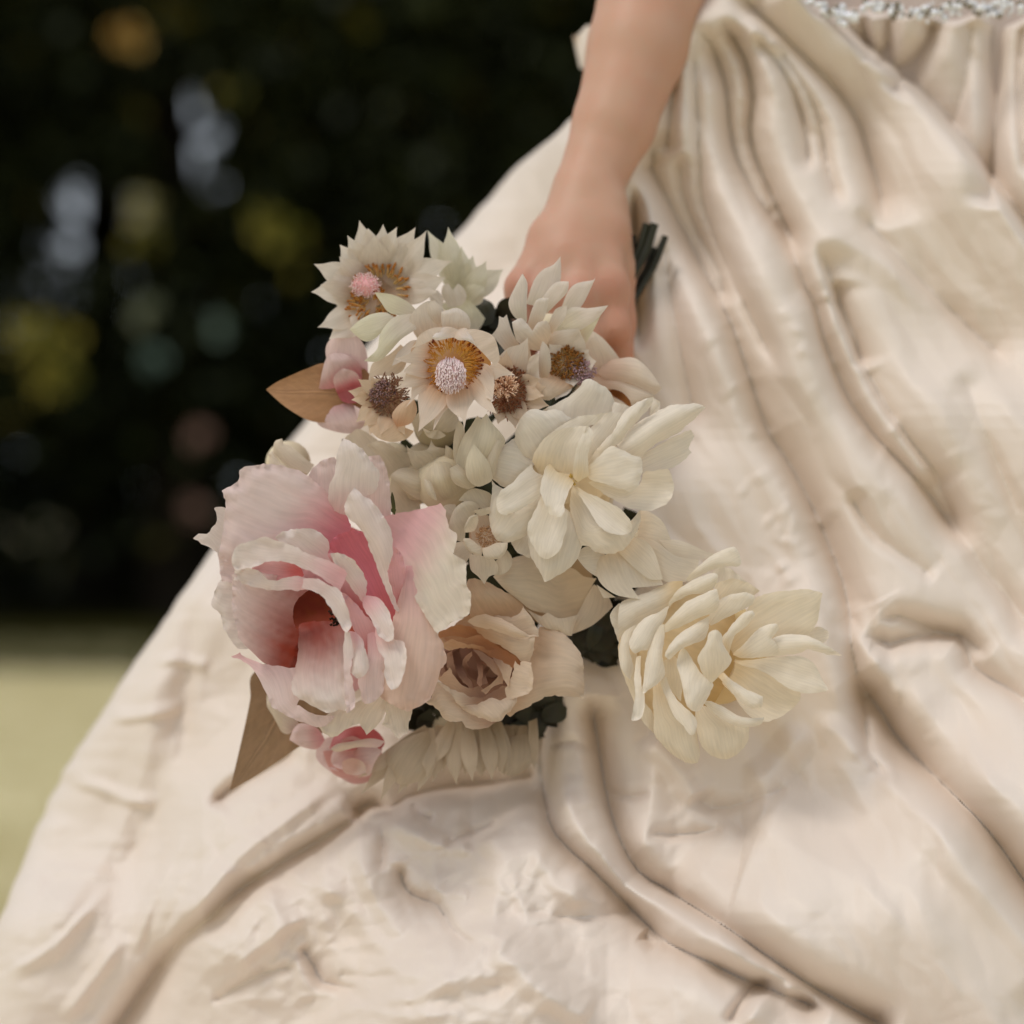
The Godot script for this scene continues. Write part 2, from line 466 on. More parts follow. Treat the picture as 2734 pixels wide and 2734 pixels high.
func build_lower_gardenia() -> void:
	flower("gardenia", "cream gardenia low on the right with many narrow overlapping petals, lying on the skirt", VB2, 900, 850, 1.182, M.petal_thick, 0.032, 0.052, L(218, 190, 138))
	fl_ruffle = 0.5
	fl_frill = 2.0
	fl_fade = 0.45
	var gold := L(240, 216, 174)
	var iv := L(246, 237, 221)
	var iv2 := L(243, 231, 208)
	# back shell
	pt([150,500,300,420,560,330,900,360,1050,500,1060,900,960,1150,850,1300,640,1400,440,1350,270,1180,170,950,155,760], 1040, 900, -20, -26, 6, -6, 0, L(206, 170, 112), gold)
	pt([85,560,155,470,230,600,200,760,160,800,125,700], 500, 600, -26, -24, 2, 0, 0, iv2, iv)
	pt([155,490,250,425,400,375,560,300,650,300,640,400,560,490,470,560,380,600,280,650,185,730,152,750], 700, 500, -16, -18, 5, -4, 0, gold, iv)
	pt([150,780,200,720,300,700,300,960,330,1200,360,1250,430,1350,437,1492,340,1392,250,1182,165,965], 600, 800, -20, -20, 3, -3, 0, gold, iv2)
	pt([900,205,990,188,1080,240,1172,322,1080,330,940,340,860,280], 900, 600, -26, -20, 2, 0, 0, iv2, iv)
	pt([900,330,930,308,1040,277,1120,298,1182,320,1252,375,1190,420,1060,460,930,480], 980, 700, -22, -15, 3, 0, 0, gold, iv2)
	# the open side on the right
	pt([1600,730,1640,700,1700,652,1782,682,1792,740,1722,792,1600,790], 1100, 850, -24, -16, 2, 0, 0, iv2, iv)
	pt([960,760,1050,640,1140,540,1210,440,1330,388,1500,368,1620,358,1742,390,1722,520,1702,620,1640,702,1540,735,1380,745,1200,830,1040,880], 1040, 910, -22, -10, 5, 3, -3, gold, iv2, 0.6)
	pt([1030,900,1130,925,1300,990,1450,1080,1560,1150,1566,1230,1472,1322,1380,1372,1290,1397,1190,1362,1120,1290,1050,1190,950,1060], 1030, 920, -24, -6, -5, 8, 0, gold, iv2, 0.6)
	pt([1045,925,1180,912,1400,888,1560,883,1652,920,1702,980,1742,1060,1792,1150,1680,1172,1560,1167,1460,1122,1330,1032,1230,985,1120,955], 1030, 920, -14, 5, 3, 4, -3, gold, iv, 0.6)
	pt([1180,880,1300,790,1390,728,1520,713,1640,728,1760,788,1897,878,1780,872,1640,832,1560,862,1400,882,1250,895], 1040, 910, -8, 9, 6, -3, -2, gold, iv, 0.6)
	pt([1040,870,1140,780,1230,680,1330,633,1390,628,1407,670,1352,740,1402,820,1392,872,1250,892,1120,900], 1040, 905, -6, 9, 5, -2, -2, gold, iv, 0.6)
	pt([955,750,1000,690,1060,610,1140,538,1200,528,1217,560,1162,640,1062,720,1032,800,1012,880,975,840], 1020, 910, -2, 11, 4, 0, -3, gold, iv, 0.6)
	pt([900,470,930,445,1040,398,1150,386,1217,418,1202,470,1082,542,960,602,870,645,850,600], 1000, 820, -12, 2, 4, 0, -2, gold, iv, 0.6)
	pt([920,1040,970,1010,1050,1080,1150,1140,1282,1198,1272,1282,1190,1292,1110,1242,1050,1182,990,1110], 960, 960, -4, 12, 4, 0, -3, gold, iv, 0.6)
	# lower petals
	pt([750,1300,810,1270,880,1300,980,1380,1080,1425,1172,1440,1162,1540,1112,1620,1022,1682,930,1682,850,1642,790,1562,757,1440], 870, 1080, -20, -4, 6, 0, -4, gold, iv2, 0.7)
	pt([425,1100,475,1070,530,1180,600,1340,670,1440,720,1480,757,1470,772,1560,787,1640,772,1712,720,1722,650,1702,560,1642,437,1502,427,1350,417,1220], 620, 950, -22, -8, 6, 0, -4, gold, iv2, 0.7)
	pt([800,1235,870,1235,980,1285,1090,1348,1190,1368,1287,1358,1272,1412,1170,1437,1080,1432,980,1392,890,1322], 840, 1150, -4, 5, 5, 0, -2, iv2, iv)
	pt([505,920,590,880,640,960,650,1100,640,1240,560,1150,500,1030], 700, 850, -10, -6, 3, 0, 0, gold, iv2)
	# overlapping scales, upper row first
	pt([680,285,720,230,800,160,880,98,960,58,1050,28,1082,60,1112,150,1092,182,1000,182,900,202,790,255,700,300], 690, 300, -12, 2, 4, 0, -2, iv2, iv)
	pt([540,475,600,380,700,308,800,258,900,232,932,260,902,340,832,392,720,402,620,445,545,490], 560, 460, -8, 5, 5, -2, -2, iv2, iv)
	pt([505,645,600,540,680,458,790,408,880,366,915,358,934,420,932,512,870,552,760,592,640,652,515,698], 540, 680, -2, 9, 5, -2, -2, iv2, iv)
	pt([515,865,560,780,640,698,740,638,860,566,852,670,822,752,720,792,640,832,582,882,545,912,518,892], 880, 560, 0, 12, 5, -2, -2, iv2, iv)
	pt([158,940,160,800,200,690,320,620,270,720,235,780,240,860,268,960,266,1010,240,1072,182,992], 330, 620, -14, -8, 4, -2, 0, iv2, iv)
	pt([235,770,290,648,370,578,450,548,545,486,525,560,482,650,422,740,392,832,330,842,282,864,248,835], 540, 490, -8, 6, 4, -2, -2, iv2, iv)
	pt([250,1375,280,1200,273,1040,292,890,322,880,322,1000,334,1120,357,1200,352,1300,322,1372,262,1393], 310, 860, -8, 7, 3, 0, 2, iv2, iv)
	pt([338,1172,348,1040,368,900,418,740,468,648,507,632,512,720,494,860,508,960,512,1040,462,1092,382,1152,352,1176], 505, 640, -2, 10, 4, -2, -2, iv2, iv)
	pt([468,1072,525,1045,562,1150,622,1240,702,1310,757,1370,762,1430,742,1492,702,1497,660,1432,590,1362,528,1222], 540, 1000, -4, 11, 4, 0, -2, iv2, iv)
	pt([612,900,640,828,672,826,722,900,782,1000,852,1060,892,1102,852,1200,792,1302,740,1313,688,1272,658,1162,638,1062,610,972], 900, 1000, 4, 17, 5, -3, -2, iv2, iv)
	pt([770,890,820,810,845,760,860,700,910,676,952,710,972,790,1012,870,1037,910,1002,972,942,1032,882,1092,830,1052,780,962], 920, 1060, 8, 18, 5, -3, -2, iv2, iv)

func build_beige_rose() -> void:
	flower("garden_rose", "beige rose with a tight mauve-brown swirled heart, below the ivory gardenia", VG, 640, 1150, 1.196, M.petal, 0.026, 0.05, L(130, 92, 72))
	fl_ruffle = 1.2
	fl_frill = 4.5
	backing(640, 1150, 460, 460, -48, L(150, 108, 84), L(200, 164, 134))
	var tan := L(224, 198, 170)  # beige greyed and darkened a little, shade put into the petal colour
	var pch := L(214, 176, 140)
	var pal := L(228, 208, 186)
	var dusk := L(178, 142, 120)
	pt([1100,1120,1180,860,1240,740,1400,778,1510,830,1620,960,1680,1080,1692,1230,1707,1330,1697,1482,1560,1467,1400,1462,1270,1492,1120,1572,930,1672,860,1600,900,1400,1000,1250], 850, 1150, -34, -6, 8, 0, -5, pch, pal, 0.7)
	pt([480,330,500,250,570,248,660,268,780,330,960,430,1062,520,1064,580,1012,632,880,650,700,640,520,640,470,480], 680, 700, -18, -16, 9, -6, 0, pch, tan)
	pt([320,760,430,670,530,608,700,612,880,642,1010,632,1070,538,1130,620,1222,780,1237,842,1100,870,940,860,720,800,530,770], 680, 950, -24, -4, 4, 0, -2, pch, pal)
	pt([500,692,560,640,650,618,780,640,900,690,1030,770,1110,822,1232,842,1060,864,900,832,720,772,560,742], 620, 760, -3, 2, 5, -3, -2, tan, pal)
	pt([190,822,330,738,540,743,700,860,880,950,1020,1060,1060,1170,960,1180,800,1110,640,1010,400,950,225,930], 620, 1100, -26, -14, -3, 3, 0, L(196, 138, 96), L(206, 152, 108))
	pt([530,748,720,773,940,843,1192,848,1182,950,1132,1110,1060,1130,1010,1060,880,970,700,880], 760, 1080, -16, 2, 5, 0, -3, pch, pal)
	pt([205,860,330,838,500,858,590,833,700,868,835,970,800,1010,700,990,600,970,480,950,360,950,240,930], 560, 1120, -22, -8, 0, 3, 2, L(196, 140, 100), pch)
	pt([235,962,260,915,330,863,390,900,500,928,600,928,720,980,830,968,905,1000,1005,1060,992,1165,900,1145,780,1090,660,1020,540,972,420,975,300,985], 600, 1180, -22, -4, 0, 3, 2, L(196, 140, 100), pch)
	# heart
	pt([230,1010,400,975,540,975,720,1060,850,1180,890,1300,780,1400,640,1400,520,1420,380,1290,260,1170], 600, 1180, -42, -26, -6, 6, 0, L(92, 58, 44), L(136, 98, 80))
	pt([275,1060,330,985,352,1070,372,1180,432,1300,545,1392,500,1402,400,1332,300,1182], 460, 1200, -26, -12, 2, 0, 3, L(120, 84, 68), dusk)
	pt([350,1000,400,985,440,1080,445,1180,520,1290,570,1390,520,1380,430,1290,375,1170], 520, 1150, -26, -14, 1, 0, 3, L(120, 84, 68), dusk)
	pt([438,1112,500,1028,545,998,550,1040,492,1110,542,1192,602,1202,604,1322,540,1272,478,1192], 560, 1180, -22, -9, 2, 0, 2, L(130, 90, 72), dusk)
	pt([545,1000,600,1008,720,1080,775,1130,824,1232,780,1232,700,1152,640,1132,652,1202,642,1342,620,1372,588,1332,610,1222,588,1132], 600, 1100, -18, -6, 2, 0, 2, L(140, 98, 78), L(192, 152, 126))
	pt([648,1222,690,1150,722,1190,692,1260,702,1322,640,1342], 680, 1200, -20, -10, 1, 0, 2, L(120, 84, 66), dusk)
	pt([700,1240,760,1200,830,1210,860,1280,800,1320,740,1370,700,1330], 740, 1200, -30, -20, 0, 2, 0, L(84, 52, 36), L(120, 82, 62))
	pt([555,980,700,1048,800,1128,852,1220,870,1290,862,1332,800,1342,740,1392,690,1442,630,1402,740,1332,812,1250,740,1192,640,1082], 620, 1050, -14, -1, 2, 0, 2, dusk, L(206, 170, 140))
	pt([755,1068,850,1098,965,1168,942,1270,907,1362,878,1312,832,1192], 780, 1080, -10, 3, 2, 0, 1, dusk, tan)
	# lower rings
	pt([60,1527,120,1478,175,1310,280,1390,360,1470,400,1540,450,1570,580,1640,802,1730,700,1782,570,1807,480,1782,430,1722,320,1722,240,1682,190,1602], 560, 1250, -22, 3, 6, 0, -4, dusk, pal, 0.7)
	pt([420,1560,600,1540,720,1490,820,1500,930,1470,1010,1460,982,1560,892,1662,800,1727,700,1712,560,1662,440,1590], 640, 1250, -16, 7, 5, 0, -4, dusk, pal, 0.7)
	pt([185,1292,250,1230,310,1170,400,1312,500,1382,560,1372,640,1362,700,1432,610,1502,500,1492,420,1430,330,1402,250,1342], 560, 1230, -16, 0, 3, 0, 1, dusk, L(212, 178, 148), 0.7)
	pt([172,1312,240,1338,340,1400,430,1420,530,1472,640,1476,740,1422,860,1352,925,1365,925,1482,820,1522,700,1502,600,1562,500,1577,390,1552,350,1472,270,1402], 600, 1250, -14, 6, 4, 0, -2, dusk, pal, 0.7)
	pt([985,1100,1045,1150,1042,1118,1090,1108,1157,1130,1162,1232,1177,1332,1122,1442,1000,1482,905,1500,890,1380,960,1260], 820, 1240, -8, 9, 3, 0, 2, tan, pal, 0.7)

func build_cream_rose() -> void:
	flower("garden_rose", "cream rose seen from behind between the gardenia and the beige rose", VG, 1450, 250, 1.206, M.petal, 0.02, 0.05, L(180, 150, 110))
	fl_ruffle = 0.6
	var tan := L(226, 204, 174)
	var pal := L(230, 213, 190)
	backing(1400, 420, 420, 360, -40, tan, tan)
	pt([1600,660,1640,600,1740,400,1800,310,1932,410,1995,540,1800,722,1580,822,1500,838,1540,760], 1500, 200, -26, -16, 5, -2, 0, tan, pal)
	pt([1100,560,1260,640,1320,600,1440,660,1645,620,1590,760,1572,842,1500,832,1440,790,1330,770,1230,710], 1500, 200, -20, -6, 5, -2, -2, tan, pal)
	pt([760,230,850,150,960,40,1140,0,1280,200,1560,140,1700,228,1827,248,1742,392,1642,642,1560,702,1400,702,1310,612,1150,572,1000,452,880,362], 1450, 60, -22, -3, 9, -5, -2, tan, pal)

func build_right_rose() -> void:
	flower("garden_rose", "half hidden cream rose at the right with a brown cleft, beside the fingers", VE, 1250, 1330, 1.226, M.petal, 0.016, 0.045, L(190, 150, 110))
	var iv := L(236, 222, 204)
	var pk := L(230, 200, 180)
	pt([900,1000,1040,838,1130,900,1230,1010,1295,1100,1230,1180,1100,1220,960,1200], 1100, 1300, -20, -12, 6, 0, -3, pk, iv)
	pt([1195,1395,1240,1370,1300,1380,1365,1440,1412,1532,1330,1530], 1260, 1420, -26, -24, 0, 0, 0, L(120, 70, 30), L(166, 112, 64))
	pt([1080,1220,1190,1118,1300,1093,1400,1083,1480,1118,1580,1220,1682,1370,1612,1432,1500,1372,1350,1312,1180,1292], 1150, 1330, -14, -4, 7, -3, -2, pk, iv)
	pt([1040,1262,1150,1262,1250,1286,1450,1350,1612,1432,1560,1472,1400,1532,1385,1480,1310,1402,1200,1375,1100,1400], 1130, 1360, -16, -6, 4, 0, -2, pk, iv)
	pt([1180,1440,1240,1450,1330,1500,1385,1550,1260,1620,1150,1600], 1150, 1540, -20, -14, 2, 0, 0, pk, iv)
	pt([960,1120,1080,1100,1200,1130,1150,1220,1050,1290,980,1250], 1050, 1330, -24, -18, 2, 0, 0, pk, pk)

# a serruria: spiky pointed bracts round a tuft
func serruria(label: String, view: Array, x: float, y: float, depth: float, tips: Array, w: float, c0: Color, c1: Color, start := 0.1, d0 := -16.0, d1 := 5.0, bow := 3.0) -> void:
	flower("serruria", label, view, x, y, depth, M.bract, 0.008, 0.026, L(200, 170, 140))
	fl_vein = 0.9
	for i in range(0, tips.size(), 2):
		bract(x, y, tips[i], tips[i + 1], w * rng.randf_range(0.85, 1.15), start, d0 + rng.randf_range(-3, 1), d1 + rng.randf_range(-3, 3), bow, c0, c1)

func build_serrurias() -> void:
	var white := L(238, 228, 216)
	var green := L(234, 230, 204)
	var peach := L(232, 188, 148)
	var buff := L(226, 200, 172)
	# top left, with a pink pompom
	serruria("spiky white protea flower at the top left of the bouquet, pink pompom and golden stamens", VD, 620, 770, 1.232,
		[295,430,35,758,120,690,95,1085,200,1195,370,235,300,320,60,500,620,230,480,95,700,130,905,300,830,155,1000,160,1100,190,1285,620,1340,470,1200,760,420,1150], 130, buff, white, 0.1, -22.0, -2.0, 4.0)
	pt([560,170,700,330,780,560,700,700,560,660,470,480,500,300], 620, 770, -18, -4, 4, 0, 0, buff, white)
	pt([760,330,900,300,980,480,960,640,820,720,700,640,700,480], 620, 770, -18, -4, 4, 0, 0, buff, white)
	pt([230,640,330,520,480,520,560,700,520,900,380,960,260,860], 620, 770, -18, -4, 3, 0, 0, buff, white)
	tuft("stamens", 690, 760, 190, 190, -16, 120, 120, 0.35, L(222, 190, 130), L(176, 112, 48), 0.0005, 0.7, 0.9)
	tuft("stamens", 590, 880, 160, 110, -10, 70, 100, 0.35, L(222, 180, 110), L(170, 104, 40), 0.0005, 0.4, 0.9)
	cushion("pompom", 540, 700, 120, 95, -2, L(236, 176, 178))
	tuft("hairs", 540, 700, 120, 95, -2, 240, 34, 0.25, L(238, 190, 190), L(240, 216, 212), 0.0002)
	# pale green side view, top middle
	serruria("pale greenish white protea flower seen from the side, pointed bracts against the skirt", VD, 1400, 860, 1.25,
		[1300,155,1210,270,1105,185,1420,330,1530,420,1650,470,1810,545,1640,700], 105, green, L(236, 232, 214), 0.12, -16.0, 0.0, 4.0)
	pt([1240,780,1250,700,1300,678,1340,740,1390,680,1440,720,1470,800,1420,880,1300,900], 1360, 940, -4, 4, 5, 0, 0, white, white)
	pt([1120,760,1200,740,1260,820,1240,900,1150,880], 1250, 940, -8, 0, 3, 0, 0, white, white)
	pt([1250,860,1400,820,1520,860,1640,1000,1560,1120,1380,1100,1250,1000], 1400, 1200, -14, -6, 4, 0, 0, white, green)
	# the white side bracts above the middle flower
	flower("serruria", "white protea flower turned left above the middle one, broad folded bracts with pink specks", VD, 1150, 1060, 1.208, M.bract, 0.012, 0.03, L(214, 196, 170))
	pt([940,1010,1040,880,1150,840,1260,930,1280,1090,1120,1160,1000,1160], 1200, 1200, -10, -2, 4, 0, 0, buff, white)
	pt([620,760,780,780,930,850,1010,930,920,975,760,950,680,852], 1050, 960, -10, -2, 4, 2, 0, white, green)
	pt([390,1102,480,1020,600,958,740,948,800,1000,720,1090,620,1190,520,1210], 900, 1000, -8, 2, 5, 2, -2, white, green)
	pt([525,1392,600,1330,650,1270,680,1130,800,990,960,958,1010,1100,870,1190,760,1310,680,1382,610,1402], 1000, 1000, -6, 4, 6, 2, -2, white, green)
	pt([780,1440,810,1360,840,1310,950,1210,1030,1200,1020,1300,900,1380], 1100, 1150, -8, 0, 3, 1, 0, buff, white)
	pt([600,1420,760,1330,860,1240,930,1330,880,1480,760,1530,640,1530,565,1595], 950, 1200, -12, -6, 3, 0, 0, buff, L(232, 216, 194))
	pt([1235,940,1310,918,1380,903,1462,950,1502,1020,1492,1100,1400,1130,1290,1120,1240,1060], 1350, 1200, -6, 3, 6, 0, -3, buff, white)
	pt([1110,870,1170,835,1240,900,1260,1000,1200,1060,1120,980], 1250, 1150, -8, 0, 4, 0, 0, buff, white)
	# lower left, mauve tuft
	serruria("faded protea flower with a mauve brown tuft, left of the middle one", VF, 400, 230, 1.202,
		[30,150,105,440,60,235,170,480,230,560,120,40,240,20,330,560,420,620,560,560], 75, buff, L(232, 210, 184), 0.1, -18.0, -4.0, 2.0)
	tuft("stamens", 400, 200, 130, 130, -14, 300, 95, 0.8, L(206, 170, 140), L(134, 92, 72), 0.00026)
	tuft("hairs", 350, 170, 90, 90, -10, 160, 50, 0.7, L(196, 168, 164), L(150, 118, 118), 0.0004)
	pt([435,385,480,300,560,240,640,228,668,330,610,450,480,480], 560, 560, -8, 4, 7, -2, -2, L(226, 170, 132), L(234, 206, 178))
	pt([230,500,400,380,520,470,640,520,560,600,420,620,300,580], 480, 300, -14, -2, 4, 0, 0, peach, L(232, 208, 180))
	# right of the middle, brown tuft
	serruria("protea flower with a russet brown tuft, right of the middle one", VE, 260, 1390, 1.206,
		[445,900,550,1050,645,1530,600,1440,560,1280,330,1740,170,1700,250,1020,180,1060,430,1680,620,1360], 85, buff, L(234, 214, 192), 0.1, -20.0, -2.0, 2.0)
	pt([180,1080,260,1000,380,960,445,900,450,1060,440,1200,300,1240], 270, 1390, -18, 0, 4, 2, 0, peach, white)
	pt([460,1090,550,1050,545,1250,560,1380,470,1480,430,1300], 270, 1390, -18, -1, 3, 2, 0, peach, white)
	tuft("stamens", 255, 1400, 150, 180, -14, 420, 110, 0.7, L(216, 164, 126), L(136, 82, 56), 0.00026)
	tuft("hairs", 240, 1360, 60, 60, -2, 80, 90, 0.9, L(224, 180, 150), L(232, 200, 176), 0.0003)
	# far right, golden and mauve tuft
	serruria("small protea flower with golden and mauve stamens under the upright white bracts", VE, 840, 1180, 1.216,
		[925,830,780,840,640,960,1010,1010,560,1440,870,1350,700,1480,1080,1120], 95, buff, white, 0.1, -20.0, -4.0, 2.0)
	pt([540,1310,620,1220,720,1210,800,1270,880,1350,740,1420,640,1480,560,1460], 700, 1180, -12, 2, 5, 0, -2, peach, L(234, 214, 190))
	tuft("stamens", 800, 1140, 120, 100, -12, 190, 85, 0.75, L(216, 180, 120), L(140, 88, 34), 0.0004)
	tuft("hairs", 930, 1220, 110, 90, -12, 160, 60, 0.7, L(206, 180, 180), L(178, 146, 152), 0.0004)
	# upright bracts in front of the hand
	flower("serruria", "white protea flower with tall pointed bracts in front of the hand", VE, 640, 860, 1.216, M.bract, 0.012, 0.03, L(214, 200, 170))
	pt([430,590,500,380,580,280,680,230,746,153,747,380,670,470,560,600], 600, 850, -16, -6, 4, 1, -2, green, white)
	pt([268,585,330,430,396,312,442,400,436,600,440,760,330,720], 520, 860, -12, -2, 5, 2, -2, green, white)
	pt([750,640,820,470,900,400,1052,370,1077,333,1002,500,942,610,860,680], 700, 850, -14, -4, 4, 2, -2, green, white)
	pt([550,580,650,440,720,388,822,385,812,480,720,580,620,680], 640, 860, -8, 0, 4, 2, -2, green, white)
	pt([890,930,960,790,1080,710,1125,675,1042,850,962,985], 780, 900, -14, -6, 3, 2, 0, buff, green)
	pt([760,800,800,660,870,620,1000,630,1187,604,1092,720,952,820,860,850], 700, 860, -10, 2, 5, 2, -2, green, white)
	pt([430,820,520,560,640,538,600,720,500,840], 580, 880, -6, 4, 4, 2, -2, buff, white)
	pt([620,820,700,640,805,608,790,720,670,870], 640, 880, -6, 3, 4, 2, 0, buff, white)
	pt([115,875,170,800,180,703,220,720,252,688,302,850,380,980,240,1030], 420, 960, -10, -2, 3, 0, 0, buff, white)
	pt([300,760,380,720,430,760,490,840,540,762,620,748,657,820,640,930,570,1020,440,1000,340,920], 520, 1040, -4, 6, 6, 0, -3, buff, white)
	pt([640,860,780,830,915,820,930,900,820,960,680,980,600,940], 640, 1000, -10, -2, 3, 0, 0, buff, white)
	pt([545,1080,580,930,640,1000,660,1180,620,1280,550,1270], 620, 1290, -6, 2, 4, 0, 0, buff, white)
	# the middle flower
	flower("serruria", "open protea flower at the middle with a pink pompom ringed by orange stamens", VC, 980, 930, 1.182, M.bract, 0.008, 0.03, L(210, 160, 110))
	fl_vein = 0.9
	var inn := L(230, 176, 124)
	var out := L(238, 222, 206)
	pt([480,620,600,480,760,420,1000,400,1250,440,1470,700,1500,1000,1400,1200,1200,1330,950,1350,700,1250,540,1050,470,820], 985, 930, -30, -12, -3, 4, 0, L(214, 156, 92), L(232, 202, 172))
	pt([262,765,460,690,520,620,640,560,780,640,780,780,600,815,440,820], 900, 860, -22, 4, 3, 2, 0, inn, out)
	pt([375,932,430,860,560,790,800,850,800,970,640,1010,480,970], 900, 890, -22, 2, 2, 2, 0, inn, out)
	pt([265,1150,380,1060,410,940,520,860,780,870,820,1000,700,1080,480,1132,400,1132], 920, 930, -22, 4, 3, 2, 0, inn, out)
	pt([388,1402,470,1280,480,1140,560,1040,800,960,830,1060,640,1190,560,1225,500,1292], 940, 960, -22, 4, 3, 2, 0, inn, out)
	pt([1480,860,1560,790,1660,860,1812,975,1642,987,1540,1035,1400,1000], 1050, 900, -24, 2, 3, 2, 0, inn, out)
	pt([1540,1000,1542,1150,1522,1300,1440,1260,1400,1100,1280,960,1200,900,1350,820,1480,850], 1040, 920, -22, 2, 3, 2, 0, inn, out)
	pt([1577,1472,1450,1422,1300,1300,1220,1150,1170,1000,1300,950,1440,1100,1470,1240,1522,1350], 1040, 950, -20, 5, 3, 2, 0, inn, out)
	pt([755,1692,790,1500,900,1340,950,1160,1010,1160,965,1360,875,1482], 980, 980, -20, 2, 2, 1, 0, inn, out)
	pt([563,1703,580,1560,568,1400,568,1230,700,1060,870,1000,955,1150,932,1340,802,1502,680,1602], 960, 970, -18, 6, 3, 2, 0, inn, out)
	pt([1152,1692,1130,1540,1040,1482,935,1360,940,1180,1060,1050,1200,1030,1310,1150,1282,1290,1202,1422,1177,1560], 1010, 970, -18, 6, 3, 2, 0, inn, out)
	pt([455,632,520,580,560,480,660,400,780,358,880,358,760,500,620,575], 900, 820, 0, 8, 4, -2, 0, out, out)
	pt([1150,400,1280,378,1440,418,1540,480,1592,620,1612,780,1560,850,1500,800,1400,690,1290,580], 1050, 800, -4, 8, 4, 0, 0, out, out)
	pt([725,492,790,400,880,355,980,350,1085,390,1065,475,1022,487,880,512,800,527], 930, 360, 2, 9, 3, 0, -3, out, L(240, 234, 228))
	pt([1015,480,1080,385,1180,368,1240,440,1310,600,1200,530,1080,522], 1120, 380, 2, 7, 3, 0, -2, out, L(240, 234, 228))
	tuft("stamens", 990, 850, 260, 250, -16, 190, 150, 0.5, L(226, 180, 90), L(196, 128, 44), 0.00024, 0.6, 0.5)
	tuft("anthers", 990, 860, 360, 330, -14, 74, 85, 0.3, L(190, 120, 50), L(104, 42, 16), 0.00042, 0.9, 0.3)
	cushion("pompom", 985, 960, 165, 200, -2, L(226, 190, 188))
	tuft("hairs", 985, 960, 160, 195, -2, 620, 75, 0.16, L(230, 190, 194), L(244, 226, 224), 0.0002, 0.0, 0.7, Vector3(0, -1.3, 0.35))

